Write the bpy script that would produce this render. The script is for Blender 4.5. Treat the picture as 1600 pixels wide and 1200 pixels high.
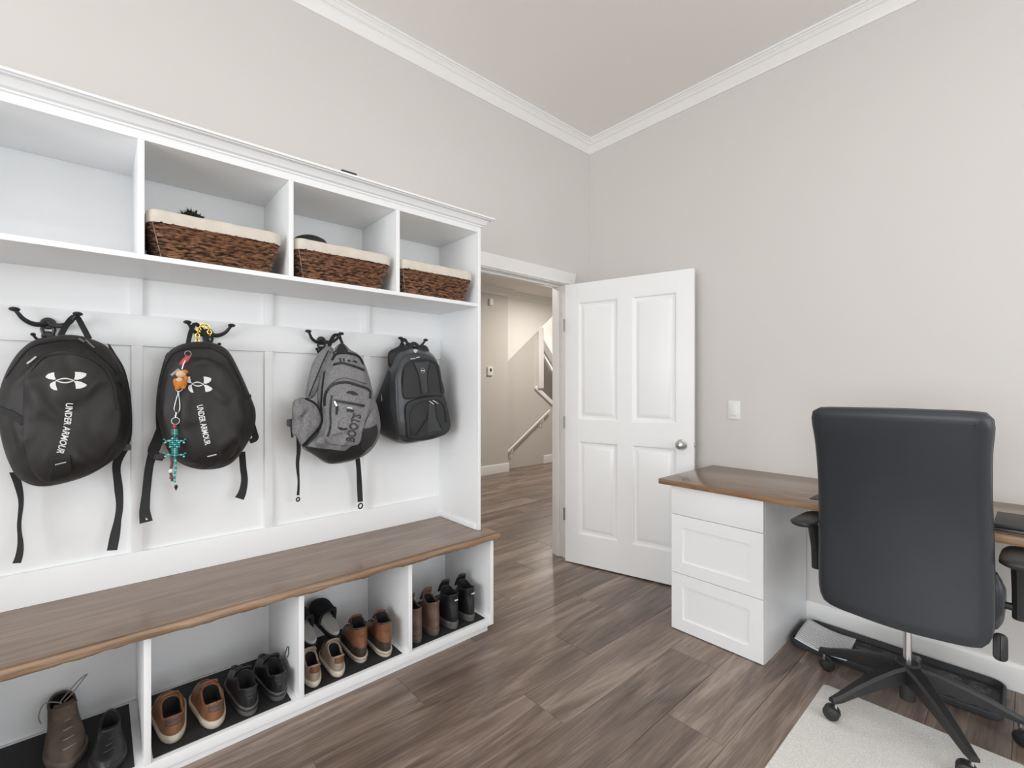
import bpy, bmesh, math, random
from mathutils import Vector, Matrix, noise
from mathutils.bvhtree import BVHTree

# ------------------------------------------------------------------ camera, world, lights, exposure
scene = bpy.context.scene
for o in list(bpy.data.objects):
    bpy.data.objects.remove(o)
COL = scene.collection
random.seed(7)

FPX, YAW, HORIZON, CAMH = 725.5, math.radians(48.35), 602.7, 1.30
cam_data = bpy.data.cameras.new('camera')
cam_data.sensor_width = 36.0
cam_data.lens = FPX / 1600 * 36.0
cam_data.shift_y = (HORIZON - 600.0) / 1600.0
cam_data.clip_start = 0.02
cam = bpy.data.objects.new('camera', cam_data)
COL.objects.link(cam)
cam.location = (0, 0, CAMH)
cam.rotation_euler = (math.pi / 2, 0, YAW - math.pi / 2)
scene.camera = cam

scene.view_settings.view_transform = 'Standard'
scene.view_settings.look = 'None'
scene.view_settings.gamma = 1.0
scene.view_settings.use_curve_mapping = False
scene.view_settings.exposure = 0.10
try:
    scene.cycles.use_denoising = True
    scene.cycles.max_bounces = 10
    scene.cycles.diffuse_bounces = 8
    scene.cycles.glossy_bounces = 4
    scene.cycles.sample_clamp_indirect = 6.0
except Exception:
    pass

world = bpy.data.worlds.new('daylight')
scene.world = world
world.use_nodes = True
wn = world.node_tree.nodes
wn['Background'].inputs[0].default_value = (0.80, 0.90, 1.0, 1)
wn['Background'].inputs[1].default_value = 1.0


def area_light(name, loc, rot, sx, sy, power, colour, spread=180):
    d = bpy.data.lights.new(name, 'AREA')
    d.shape = 'RECTANGLE'
    d.size, d.size_y = sx, sy
    d.energy = power
    d.color = colour
    d.spread = math.radians(spread)
    o = bpy.data.objects.new(name, d)
    COL.objects.link(o)
    o.location = loc
    o.rotation_euler = rot
    return o


R90 = math.pi / 2
# daylight entering through the windows of the two walls behind the camera
area_light('window_daylight_side', (-3.36, -0.30, 1.50), (0, -R90, 0), 2.0, 3.0, 114, (0.955, 0.982, 1.0))
area_light('window_daylight_back', (1.1, -2.96, 1.55), (R90, 0, 0), 3.4, 1.9, 60, (0.955, 0.982, 1.0))

# ------------------------------------------------------------------ geometry of the place (metres)
XR, YL, ZC = 2.925, 2.359, 3.23          # right wall, left wall, ceiling
XW, YB = -3.40, -3.00                     # the two walls behind the camera
WT = 0.115
FW = Vector((math.cos(YAW), math.sin(YAW), 0))
RT = Vector((math.sin(YAW), -math.cos(YAW), 0))
CAMP = Vector((0, 0, CAMH))


def ray(px, py):
    return FW + RT * ((px - 800) / FPX) + Vector((0, 0, 1)) * ((HORIZON - py) / FPX)


def at(px, py, Y):
    """the point that lies on the plane y = Y"""
    d = ray(px, py)
    return CAMP + d * (Y / d.y)


def atx(px, py, X):
    d = ray(px, py)
    return CAMP + d * (X / d.x)


def atz(px, py, Z):
    d = ray(px, py)
    return CAMP + d * ((Z - CAMH) / d.z)


# ------------------------------------------------------------------ materials
MATS = {}


def nodes_of(m):
    m.use_nodes = True
    nt = m.node_tree
    return nt, nt.nodes, nt.links, nt.nodes['Principled BSDF']


def plain(name, col, rough=0.5, metal=0.0, spec=0.5, bump=0.0, bscale=200.0, vary=0.0, vscale=8.0, coat=0.0, sheen=0.0):
    m = bpy.data.materials.new(name)
    nt, N, L, P = nodes_of(m)
    P.inputs['Base Color'].default_value = (*col, 1)
    P.inputs['Roughness'].default_value = rough
    P.inputs['Metallic'].default_value = metal
    P.inputs['Specular IOR Level'].default_value = spec
    if coat:
        P.inputs['Coat Weight'].default_value = coat
        P.inputs['Coat Roughness'].default_value = 0.2
    if sheen:
        P.inputs['Sheen Weight'].default_value = sheen
    tc = N.new('ShaderNodeTexCoord')
    if vary:
        nz = N.new('ShaderNodeTexNoise')
        nz.inputs['Scale'].default_value = vscale
        nz.inputs['Detail'].default_value = 5
        L.new(tc.outputs['Object'], nz.inputs['Vector'])
        cr = N.new('ShaderNodeValToRGB')
        cr.color_ramp.elements[0].position = 0.3
        cr.color_ramp.elements[1].position = 0.7
        cr.color_ramp.elements[0].color = (*[max(0, c * (1 - vary)) for c in col], 1)
        cr.color_ramp.elements[1].color = (*[min(1, c * (1 + vary)) for c in col], 1)
        L.new(nz.outputs['Fac'], cr.inputs['Fac'])
        L.new(cr.outputs['Color'], P.inputs['Base Color'])
    if bump:
        nb = N.new('ShaderNodeTexNoise')
        nb.inputs['Scale'].default_value = bscale
        nb.inputs['Detail'].default_value = 3
        L.new(tc.outputs['Object'], nb.inputs['Vector'])
        bp = N.new('ShaderNodeBump')
        bp.inputs['Strength'].default_value = bump
        bp.inputs['Distance'].default_value = 0.002
        L.new(nb.outputs['Fac'], bp.inputs['Height'])
        L.new(bp.outputs['Normal'], P.inputs['Normal'])
    MATS[name] = m
    return m


def wood(name, dark, mid, light, rough=0.4, scale=1.0, coat=0.0, per_object=True, bump=0.15, tone=0.25):
    """long-grained board: the grain runs along the object's x axis"""
    m = bpy.data.materials.new(name)
    nt, N, L, P = nodes_of(m)
    tc = N.new('ShaderNodeTexCoord')
    info = N.new('ShaderNodeObjectInfo')
    off = N.new('ShaderNodeCombineXYZ')
    mul = N.new('ShaderNodeMath'); mul.operation = 'MULTIPLY'; mul.inputs[1].default_value = 37.0
    L.new(info.outputs['Random'], mul.inputs[0])
    for i in range(3):
        L.new(mul.outputs[0], off.inputs[i])
    add = N.new('ShaderNodeVectorMath'); add.operation = 'ADD'
    L.new(tc.outputs['Object'], add.inputs[0])
    if per_object:
        L.new(off.outputs[0], add.inputs[1])
    mp = N.new('ShaderNodeMapping')
    mp.inputs['Scale'].default_value = (1.0 * scale, 8.5 * scale, 8.5 * scale)
    L.new(add.outputs[0], mp.inputs['Vector'])
    big = N.new('ShaderNodeTexNoise')
    big.inputs['Scale'].default_value = 1.0; big.inputs['Detail'].default_value = 7; big.inputs['Distortion'].default_value = 1.3
    big.inputs['Roughness'].default_value = 0.62
    L.new(mp.outputs[0], big.inputs['Vector'])
    mp2 = N.new('ShaderNodeMapping')
    mp2.inputs['Scale'].default_value = (5 * scale, 150 * scale, 150 * scale)
    L.new(add.outputs[0], mp2.inputs['Vector'])
    fine = N.new('ShaderNodeTexNoise')
    fine.inputs['Scale'].default_value = 1.0; fine.inputs['Detail'].default_value = 4
    L.new(mp2.outputs[0], fine.inputs['Vector'])
    mix = N.new('ShaderNodeMath'); mix.operation = 'MULTIPLY_ADD'
    mix.inputs[1].default_value = 0.28
    L.new(fine.outputs['Fac'], mix.inputs[0])
    sc_ = N.new('ShaderNodeMath'); sc_.operation = 'MULTIPLY'; sc_.inputs[1].default_value = 0.78
    L.new(big.outputs['Fac'], sc_.inputs[0])
    L.new(sc_.outputs[0], mix.inputs[2])
    last = mix
    if per_object:
        tn = N.new('ShaderNodeMath'); tn.operation = 'MULTIPLY_ADD'
        tn.inputs[1].default_value = tone
        sb = N.new('ShaderNodeMath'); sb.operation = 'SUBTRACT'; sb.inputs[1].default_value = 0.5
        L.new(info.outputs['Random'], sb.inputs[0])
        L.new(sb.outputs[0], tn.inputs[0])
        L.new(mix.outputs[0], tn.inputs[2])
        last = tn
    cr = N.new('ShaderNodeValToRGB')
    e = cr.color_ramp.elements
    e[0].position = 0.30; e[0].color = (*dark, 1)
    e[1].position = 0.74; e[1].color = (*light, 1)
    k = e.new(0.52); k.color = (*mid, 1)
    L.new(last.outputs[0], cr.inputs['Fac'])
    L.new(cr.outputs['Color'], P.inputs['Base Color'])
    P.inputs['Roughness'].default_value = rough
    if coat:
        P.inputs['Coat Weight'].default_value = coat
        P.inputs['Coat Roughness'].default_value = 0.12
    bp = N.new('ShaderNodeBump')
    bp.inputs['Strength'].default_value = bump
    bp.inputs['Distance'].default_value = 0.001
    L.new(fine.outputs['Fac'], bp.inputs['Height'])
    L.new(bp.outputs['Normal'], P.inputs['Normal'])
    MATS[name] = m
    return m


def two_tone(name, a, b, scale=220.0, rough=0.85, stretch=(1, 1, 1), lo=0.4, hi=0.6, bump=0.3, crease=0.0):
    """heathered cloth, strands, speckle: two colours mixed by noise"""
    m = bpy.data.materials.new(name)
    nt, N, L, P = nodes_of(m)
    tc = N.new('ShaderNodeTexCoord')
    mp = N.new('ShaderNodeMapping'); mp.inputs['Scale'].default_value = stretch
    L.new(tc.outputs['Object'], mp.inputs['Vector'])
    nz = N.new('ShaderNodeTexNoise'); nz.inputs['Scale'].default_value = scale; nz.inputs['Detail'].default_value = 4
    L.new(mp.outputs[0], nz.inputs['Vector'])
    cr = N.new('ShaderNodeValToRGB')
    e = cr.color_ramp.elements
    e[0].position = lo; e[0].color = (*a, 1)
    e[1].position = hi; e[1].color = (*b, 1)
    L.new(nz.outputs['Fac'], cr.inputs['Fac'])
    L.new(cr.outputs['Color'], P.inputs['Base Color'])
    P.inputs['Roughness'].default_value = rough
    bp = N.new('ShaderNodeBump'); bp.inputs['Strength'].default_value = bump; bp.inputs['Distance'].default_value = 0.0015
    L.new(nz.outputs['Fac'], bp.inputs['Height'])
    L.new(bp.outputs['Normal'], P.inputs['Normal'])
    if crease:
        rg = N.new('ShaderNodeTexNoise'); rg.noise_type = 'RIDGED_MULTIFRACTAL'
        rg.inputs['Scale'].default_value = 11; rg.inputs['Detail'].default_value = 2.2; rg.inputs['Distortion'].default_value = .8
        L.new(tc.outputs['Object'], rg.inputs['Vector'])
        b0_ = N.new('ShaderNodeBump'); b0_.inputs['Strength'].default_value = crease; b0_.inputs['Distance'].default_value = .03
        L.new(rg.outputs['Fac'], b0_.inputs['Height']); L.new(b0_.outputs['Normal'], bp.inputs['Normal'])
    MATS[name] = m
    return m


g_ = plain('window_glass', (0.95, 0.97, 0.98), 0.02)
g_.node_tree.nodes['Principled BSDF'].inputs['Transmission Weight'].default_value = 1.0
plain('wall_paint', (0.675, 0.652, 0.628), 0.6, spec=0.3, bump=0.05, bscale=300)
plain('ceiling_paint', (0.85, 0.83, 0.80), 0.8, spec=0.2)
plain('hall_paint', (0.61, 0.585, 0.555), 0.7, spec=0.3)
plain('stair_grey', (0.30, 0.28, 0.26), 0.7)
plain('trim_white', (0.86, 0.852, 0.84), 0.38)
plain('cabinet_white', (0.875, 0.885, 0.895), 0.36)
plain('door_white', (0.865, 0.87, 0.875), 0.36)
plain('plastic_white', (0.82, 0.82, 0.80), 0.4)
plain('seam_dark', (0.10, 0.10, 0.10), 0.8)
wood('floor_wood', (0.058, 0.041, 0.033), (0.195, 0.144, 0.115), (0.42, 0.332, 0.278), rough=0.30, scale=1.0, tone=0.10)
plain('floor_core', (0.20, 0.155, 0.125), 0.7)
wood('bench_wood', (0.110, 0.066, 0.040), (0.215, 0.140, 0.094), (0.33, 0.235, 0.17), rough=0.15, scale=1.0, per_object=False)
wood('bench_edge', (0.13, 0.080, 0.048), (0.29, 0.185, 0.115), (0.46, 0.32, 0.21), rough=0.40, scale=2.0, per_object=False)
wood('desk_edge', (0.10, 0.05, 0.022), (0.24, 0.135, 0.068), (0.42, 0.26, 0.15), rough=0.4, scale=1.5, per_object=False)
wood('desk_wood', (0.085, 0.048, 0.026), (0.18, 0.11, 0.065), (0.32, 0.22, 0.145), rough=0.18, scale=1.0, per_object=False)
plain('metal_nickel', (0.55, 0.55, 0.55), 0.28, metal=1.0)
plain('chrome', (0.75, 0.75, 0.76), 0.12, metal=1.0)
plain('hinge_metal', (0.28, 0.27, 0.25), 0.4, metal=0.9)
plain('iron_black', (0.022, 0.022, 0.024), 0.42)
def cloth(name, col, rough=.75, crease=.9, cscale=9.0):
    m = plain(name, col, rough, vary=.2, vscale=10)
    nt, N, L, P = nodes_of(m)
    tc = N.new('ShaderNodeTexCoord')
    mp = N.new('ShaderNodeMapping'); mp.inputs['Scale'].default_value = (1, 1, .65); mp.inputs['Rotation'].default_value = (.3, .6, .4)
    L.new(tc.outputs['Object'], mp.inputs['Vector'])
    nb = N.new('ShaderNodeTexNoise'); nb.noise_type = 'RIDGED_MULTIFRACTAL'
    nb.inputs['Scale'].default_value = cscale; nb.inputs['Detail'].default_value = 2.2; nb.inputs['Distortion'].default_value = .7
    L.new(mp.outputs[0], nb.inputs['Vector'])
    fb = N.new('ShaderNodeTexNoise'); fb.inputs['Scale'].default_value = 800
    L.new(tc.outputs['Object'], fb.inputs['Vector'])
    b1 = N.new('ShaderNodeBump'); b1.inputs['Strength'].default_value = crease; b1.inputs['Distance'].default_value = .05
    b2 = N.new('ShaderNodeBump'); b2.inputs['Strength'].default_value = .3; b2.inputs['Distance'].default_value = .001
    L.new(nb.outputs['Fac'], b1.inputs['Height']); L.new(fb.outputs['Fac'], b2.inputs['Height'])
    L.new(b1.outputs['Normal'], b2.inputs['Normal']); L.new(b2.outputs['Normal'], P.inputs['Normal'])
    return m


cloth('bag_black', (0.0175, 0.0152, 0.0146), .60)
plain('bag_black_smooth', (0.013, 0.013, 0.0135), 0.55, bump=0.2, bscale=500)
plain('webbing_black', (0.016, 0.016, 0.017), 0.75, bump=0.4, bscale=900)
plain('zip_black', (0.010, 0.010, 0.011), 0.5)
plain('print_white', (0.75, 0.75, 0.74), 0.45)
plain('print_dark', (0.015, 0.015, 0.016), 0.6)
two_tone('bag_grey', (0.115, 0.115, 0.125), (0.28, 0.275, 0.275), scale=480, rough=0.85, stretch=(1, 1, 0.3), lo=0.33, hi=0.67, bump=.2, crease=.9)
plain('bag_charcoal', (0.020, 0.021, 0.023), 0.55, bump=0.5, bscale=900)
plain('bag_satin', (0.040, 0.043, 0.048), 0.33, vary=0.3, vscale=12)
plain('liner_cream', (0.66, 0.61, 0.53), 0.85, bump=0.3, bscale=400, vary=0.06, vscale=20)
two_tone('weave_brown', (0.018, 0.008, 0.005), (0.36, 0.17, 0.09), scale=70, rough=0.45, stretch=(0.5, 0.5, 2.2), lo=0.36, hi=0.70)
plain('basket_core', (0.02, 0.012, 0.008), 0.8)
plain('rubber_mat', (0.020, 0.020, 0.021), 0.75, bump=0.5, bscale=500)
plain('leather_tan', (0.255, 0.115, 0.055), 0.5, bump=0.25, bscale=180, vary=0.3, vscale=22)
plain('leather_brown', (0.150, 0.092, 0.070), 0.55, bump=0.25, bscale=180, vary=0.35, vscale=18)
plain('leather_dark', (0.050, 0.036, 0.030), 0.38, bump=0.2, bscale=150, vary=0.3, vscale=20)
plain('leather_cognac', (0.185, 0.075, 0.036), 0.42, bump=0.2, bscale=150, vary=0.3, vscale=22)
plain('leather_black', (0.014, 0.014, 0.015), 0.40, bump=0.2, bscale=200)
plain('canvas_tan', (0.34, 0.265, 0.205), 0.8, bump=0.4, bscale=500, vary=0.15, vscale=25)
plain('sole_cream', (0.56, 0.50, 0.42), 0.6, vary=0.15, vscale=30)
plain('sole_grey', (0.095, 0.092, 0.090), 0.6, vary=0.3, vscale=35)
plain('sole_black', (0.018, 0.018, 0.019), 0.55)
plain('sole_brown', (0.10, 0.075, 0.062), 0.65, vary=0.3, vscale=30)
plain('lining_black', (0.010, 0.010, 0.012), 0.9)
plain('lining_grey', (0.30, 0.25, 0.22), 0.8)
plain('fleece_grey', (0.46, 0.45, 0.43), 0.95, bump=0.8, bscale=300)
plain('fleece_black', (0.013, 0.013, 0.015), 0.95, bump=0.8, bscale=300)
plain('suede_brown', (0.10, 0.072, 0.055), 0.85, vary=0.25, vscale=30)
plain('lace_dark', (0.03, 0.028, 0.026), 0.7)
plain('lace_grey', (0.22, 0.20, 0.18), 0.8)
plain('chair_leather', (0.024, 0.028, 0.034), 0.42, bump=0.12, bscale=120, vary=0.10, vscale=5)
plain('chair_plastic', (0.022, 0.022, 0.023), 0.45, bump=0.1, bscale=600)
plain('tray_rubber', (0.035, 0.037, 0.041), 0.55, bump=0.2, bscale=300)
two_tone('tray_pattern', (0.022, 0.023, 0.026), (0.10, 0.105, 0.11), scale=30, rough=0.6, lo=0.42, hi=0.6, bump=0.6)
two_tone('floor_mat_grey', (0.60, 0.585, 0.56), (0.86, 0.845, 0.82), scale=320, rough=0.9, lo=0.35, hi=0.65)
plain('teal_bead', (0.02, 0.30, 0.30), 0.25)
plain('pale_bead', (0.30, 0.62, 0.58), 0.25)
plain('mixed_bead', (0.20, 0.06, 0.05), 0.3)
plain('bead_brown', (0.10, 0.06, 0.05), 0.3)
plain('plush_orange', (0.60, 0.21, 0.035), 0.9, bump=0.6, bscale=400)
plain('plush_cream', (0.70, 0.50, 0.32), 0.9, bump=0.5, bscale=400)
plain('charm_red', (0.50, 0.025, 0.05), 0.35)
plain('gold', (0.80, 0.55, 0.08), 0.22, metal=1.0)
plain('screen_dark', (0.05, 0.06, 0.06), 0.2)
plain('laptop_dark', (0.018, 0.020, 0.024), 0.5)
plain('wool_black', (0.012, 0.012, 0.013), 0.95)


def paper_material():
    """printed sheet: lines of text across the sheet (local x along the lines, y down the page)"""
    m = bpy.data.materials.new('printed_paper')
    nt, N, L, P = nodes_of(m)
    tc = N.new('ShaderNodeTexCoord')
    sep = N.new('ShaderNodeSeparateXYZ'); L.new(tc.outputs['UV'], sep.inputs[0])
    rows = N.new('ShaderNodeMath'); rows.operation = 'MULTIPLY'; rows.inputs[1].default_value = 15
    L.new(sep.outputs[1], rows.inputs[0])
    fr = N.new('ShaderNodeMath'); fr.operation = 'FRACT'; L.new(rows.outputs[0], fr.inputs[0])
    gt = N.new('ShaderNodeMath'); gt.operation = 'GREATER_THAN'; gt.inputs[1].default_value = 0.55
    L.new(fr.outputs[0], gt.inputs[0])
    nz = N.new('ShaderNodeTexNoise'); nz.inputs['Scale'].default_value = 1.0; nz.inputs['Detail'].default_value = 1
    mp = N.new('ShaderNodeMapping'); mp.inputs['Scale'].default_value = (26, 15, 1)
    L.new(tc.outputs['UV'], mp.inputs['Vector']); L.new(mp.outputs[0], nz.inputs['Vector'])
    g2 = N.new('ShaderNodeMath'); g2.operation = 'GREATER_THAN'; g2.inputs[1].default_value = 0.36
    L.new(nz.outputs['Fac'], g2.inputs[0])
    mu = N.new('ShaderNodeMath'); mu.operation = 'MULTIPLY'
    L.new(gt.outputs[0], mu.inputs[0]); L.new(g2.outputs[0], mu.inputs[1])
    mx = N.new('ShaderNodeMix'); mx.data_type = 'RGBA'
    mx.inputs['A'].default_value = (0.88, 0.88, 0.89, 1)
    mx.inputs['B'].default_value = (0.58, 0.58, 0.60, 1)
    L.new(mu.outputs[0], mx.inputs['Factor'])
    L.new(mx.outputs['Result'], P.inputs['Base Color'])
    P.inputs['Roughness'].default_value = 0.7
    MATS['printed_paper'] = m


paper_material()


# ------------------------------------------------------------------ mesh building
class MB:
    def __init__(self):
        self.v, self.f = [], []

    def add(self, verts, faces):
        n = len(self.v)
        self.v += [Vector(p) for p in verts]
        self.f += [tuple(i + n for i in q) for q in faces]
        return self

    def box(self, x0, x1, y0, y1, z0, z1):
        vs = [(x0, y0, z0), (x1, y0, z0), (x1, y1, z0), (x0, y1, z0), (x0, y0, z1), (x1, y0, z1), (x1, y1, z1), (x0, y1, z1)]
        return self.add(vs, [(3, 2, 1, 0), (4, 5, 6, 7), (0, 1, 5, 4), (1, 2, 6, 5), (2, 3, 7, 6), (3, 0, 4, 7)])

    def loft(self, rings, close=True, cap0=True, cap1=True):
        n = len(rings[0])
        vs = [p for r in rings for p in r]
        fs = []
        for k in range(len(rings) - 1):
            for i in range(n if close else n - 1):
                j = (i + 1) % n
                fs.append((k * n + i, k * n + j, (k + 1) * n + j, (k + 1) * n + i))
        if cap0:
            fs.append(tuple(range(n - 1, -1, -1)))
        if cap1:
            fs.append(tuple((len(rings) - 1) * n + i for i in range(n)))
        return self.add(vs, fs)

    def tube(self, pts, r, n=8, cap=True):
        pts = [Vector(p) for p in pts]
        rs = r if isinstance(r, (list, tuple)) else [r] * len(pts)
        rings = []
        up = None
        for i, p in enumerate(pts):
            a = pts[max(0, i - 1)]; b = pts[min(len(pts) - 1, i + 1)]
            t = (b - a)
            t = t.normalized() if t.length > 1e-9 else Vector((0, 0, 1))
            if up is None:
                up = Vector((0, 0, 1)) if abs(t.z) < 0.9 else Vector((1, 0, 0))
            s = t.cross(up)
            if s.length < 1e-6:
                s = t.cross(Vector((0.3, 0.9, 0.2)))
            s.normalize()
            up = s.cross(t).normalized()
            rings.append([p + (s * math.cos(2 * math.pi * k / n) + up * math.sin(2 * math.pi * k / n)) * rs[i] for k in range(n)])
        return self.loft(rings, True, cap, cap)

    def ring(self, c, axis, R, r, n=20, m=6):
        c = Vector(c); axis = Vector(axis).normalized()
        u = axis.cross(Vector((0.31, 0.2, 0.93))).normalized(); w = axis.cross(u)
        rings = []
        for k in range(n):
            a = 2 * math.pi * k / n
            d = u * math.cos(a) + w * math.sin(a)
            rings.append([c + d * (R + r * math.cos(2 * math.pi * j / m)) + axis * (r * math.sin(2 * math.pi * j / m)) for j in range(m)])
        rings.append(rings[0])
        return self.loft(rings, True, False, False)

    def ball(self, c, rx, ry=None, rz=None, n=12, m=8):
        ry = rx if ry is None else ry; rz = rx if rz is None else rz
        c = Vector(c)
        vs = [c + Vector((0, 0, -rz))]
        for j in range(1, m):
            a = -math.pi / 2 + math.pi * j / m
            for i in range(n):
                b = 2 * math.pi * i / n
                vs.append(c + Vector((rx * math.cos(a) * math.cos(b), ry * math.cos(a) * math.sin(b), rz * math.sin(a))))
        vs.append(c + Vector((0, 0, rz)))
        fs = []
        for i in range(n):
            fs.append((0, 1 + (i + 1) % n, 1 + i))
            fs.append((len(vs) - 1, len(vs) - 1 - n + i, len(vs) - 1 - n + (i + 1) % n))
        for j in range(m - 2):
            for i in range(n):
                a0 = 1 + j * n + i; b0 = 1 + j * n + (i + 1) % n
                fs.append((a0, b0, b0 + n, a0 + n))
        return self.add(vs, fs)

    def prism(self, poly, axis, lo, hi):
        """poly in the two axes other than axis (in x,y,z order), swept from lo to hi"""
        def P(a, b, t):
            return {'x': (t, a, b), 'y': (a, t, b), 'z': (a, b, t)}[axis]
        return self.loft([[P(a, b, lo) for a, b in poly], [P(a, b, hi) for a, b in poly]])

    def lathe(self, prof, c=(0, 0, 0), axis='z', n=20):
        """prof: list of (radius, height)"""
        c = Vector(c); rings = []
        for r, h in prof:
            rr = max(r, 1e-5); ring = []
            for k in range(n):
                a = 2 * math.pi * k / n
                p, q = rr * math.cos(a), rr * math.sin(a)
                ring.append(c + Vector({'z': (p, q, h), 'x': (h, p, q), 'y': (q, h, p)}[axis]))
            rings.append(ring)
        return self.loft(rings)


def world_loc(o):
    p = Vector((0, 0, 0))
    while o is not None:
        p += o.location
        o = o.parent
    return p


def build(mb, name, mat, parent=None, local=False, bevel=0.0, bseg=2, smooth=35, subsurf=0, solidify=0.0, origin=None, uv=None):
    me = bpy.data.meshes.new(name)
    me.from_pydata([tuple(p) for p in mb.v], [], mb.f)
    bm = bmesh.new()
    bm.from_mesh(me)
    bmesh.ops.remove_doubles(bm, verts=bm.verts, dist=1e-6)
    bmesh.ops.recalc_face_normals(bm, faces=bm.faces)
    if bevel:
        es = [e for e in bm.edges if len(e.link_faces) == 2 and e.calc_face_angle(0) > 0.6]
        if es:
            bmesh.ops.bevel(bm, geom=es, offset=bevel, segments=bseg, profile=0.6, affect='EDGES', clamp_overlap=True)
    bm.to_mesh(me)
    bm.free()
    if uv:
        lay = me.uv_layers.new(name='uv')
        for lp in me.loops:
            lay.data[lp.index].uv = uv(me.vertices[lp.vertex_index].co)
    o = bpy.data.objects.new(name, me)
    COL.objects.link(o)
    if not local:
        if origin is None:
            origin = world_loc(parent) if parent else Vector((0, 0, 0))
        me.transform(Matrix.Translation(-Vector(origin)))
        o.location = Vector(origin) - (world_loc(parent) if parent else Vector((0, 0, 0)))
    if parent:
        o.parent = parent
    if mat:
        me.materials.append(MATS[mat])
    if smooth:
        for p in me.polygons:
            p.use_smooth = True
        me.set_sharp_from_angle(angle=math.radians(smooth))
    if subsurf:
        md = o.modifiers.new('subdivision', 'SUBSURF'); md.levels = subsurf; md.render_levels = subsurf
    if solidify:
        md = o.modifiers.new('thickness', 'SOLIDIFY'); md.thickness = solidify; md.offset = 0
    return o


def tag(o, label=None, cat=None, group=None, kind=None):
    if label: o['label'] = label
    if cat: o['category'] = cat
    if group: o['group'] = group
    if kind: o['kind'] = kind
    return o


def thing(name, label, cat, loc=(0, 0, 0), rotz=0.0, group=None, kind=None):
    o = bpy.data.objects.new(name, None)
    o.empty_display_size = 0.05
    COL.objects.link(o)
    o.location = loc
    o.rotation_euler = (0, 0, rotz)
    return tag(o, label, cat, group, kind)


def copy_tree(o, parent=None):
    c = o.copy()
    COL.objects.link(c)
    c.parent = parent
    for ch in list(o.children):
        copy_tree(ch, c)
    return c


def struct(mb, name, mat, label=None, cat=None, parent=None, **kw):
    o = build(mb, name, mat, parent, **kw)
    if parent is None:
        o['kind'] = 'structure'
        if label: o['label'] = label
        if cat: o['category'] = cat
    return o


def B(*a):
    return MB().box(*a)


def smooth_closed(pts, n):
    """closed Catmull-Rom through 2-D or 3-D points, resampled to n points evenly by length"""
    P_ = [Vector(p) for p in pts]
    k = len(P_)
    dense = []
    for i in range(k):
        p0, p1, p2, p3 = P_[i - 1], P_[i], P_[(i + 1) % k], P_[(i + 2) % k]
        for s in range(10):
            t = s / 10
            dense.append(0.5 * ((2 * p1) + (p2 - p0) * t + (2 * p0 - 5 * p1 + 4 * p2 - p3) * t * t + (3 * p1 - p0 - 3 * p2 + p3) * t ** 3))
    return resample(dense, n, True)


def smooth_open(pts, n):
    P_ = [Vector(p) for p in pts]
    if len(P_) == 2:
        return [P_[0].lerp(P_[1], i / (n - 1)) for i in range(n)]
    dense = []
    k = len(P_)
    for i in range(k - 1):
        p0, p1, p2, p3 = P_[max(0, i - 1)], P_[i], P_[i + 1], P_[min(k - 1, i + 2)]
        for s in range(12):
            t = s / 12
            dense.append(0.5 * ((2 * p1) + (p2 - p0) * t + (2 * p0 - 5 * p1 + 4 * p2 - p3) * t * t + (3 * p1 - p0 - 3 * p2 + p3) * t ** 3))
    dense.append(P_[-1])
    return resample(dense, n, False)


def resample(d, n, closed):
    pts = d + [d[0]] if closed else d
    L_ = [0.0]
    for a, b in zip(pts, pts[1:]):
        L_.append(L_[-1] + (b - a).length)
    tot = L_[-1]
    out = []
    j = 0
    for i in range(n):
        s = tot * i / (n if closed else n - 1)
        while j < len(L_) - 2 and L_[j + 1] < s:
            j += 1
        seg = L_[j + 1] - L_[j]
        t = 0 if seg < 1e-12 else (s - L_[j]) / seg
        out.append(pts[j].lerp(pts[j + 1], min(1, max(0, t))))
    return out


def rrect(w, h, r, seg=5):
    pts = []
    for cx, cy, a0 in ((w / 2 - r, h / 2 - r, 0), (-w / 2 + r, h / 2 - r, 90), (-w / 2 + r, -h / 2 + r, 180), (w / 2 - r, -h / 2 + r, 270)):
        for k in range(seg + 1):
            a = math.radians(a0 + 90 * k / seg)
            pts.append((cx + r * math.cos(a), cy + r * math.sin(a)))
    return pts


# ------------------------------------------------------------------ the room shell
floor = struct(B(XW - .2, 6.8, YB - .2, 7.2, -.12, -.012), 'floor', 'floor_core', 'dark brown wood plank floor running from the room into the hall', 'floor')


def plank_mesh(Lp, Wp):
    c, d = 0.0015, 0.0012
    vs = []
    for z, i in ((-0.012, 0.0), (-d, 0.0), (0, c)):
        vs += [(i, i, z), (Lp - i, i, z), (Lp - i, Wp - i, z), (i, Wp - i, z)]
    fs = [(8, 9, 10, 11)]
    for k in (0, 4):
        for i in range(4):
            j = (i + 1) % 4
            fs.append((k + i, k + j, k + 4 + j, k + 4 + i))
    return MB().add(vs, fs)


PW, PL = 0.229, 1.22
first = build(plank_mesh(PL - .0008, PW - .0008), 'plank', 'floor_wood', floor, local=True, smooth=0)
used_first = False
row = 0
ys = [1.885 - PW * k for k in range(1, 18)] + [1.885 + PW * k for k in range(0, 17)]
for y in sorted(ys):
    offs = (0.992 + 0.437 * round((y - (1.885 - PW)) / PW)) % PL
    x = -3.66 + offs
    while x < 6.4:
        vis = (x + PL > -.6 and y > -1.5) if y < 2.4 else (x + PL > 1.2 and x < 6.2 and y < 5.4)
        if y < 2.3 and (x > XR + .05):
            vis = False
        if vis:
            p = first if not used_first else first.copy()
            if used_first:
                COL.objects.link(p); p.parent = floor
            used_first = True
            p.location = (x, y, 0)
        x += PL
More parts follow.
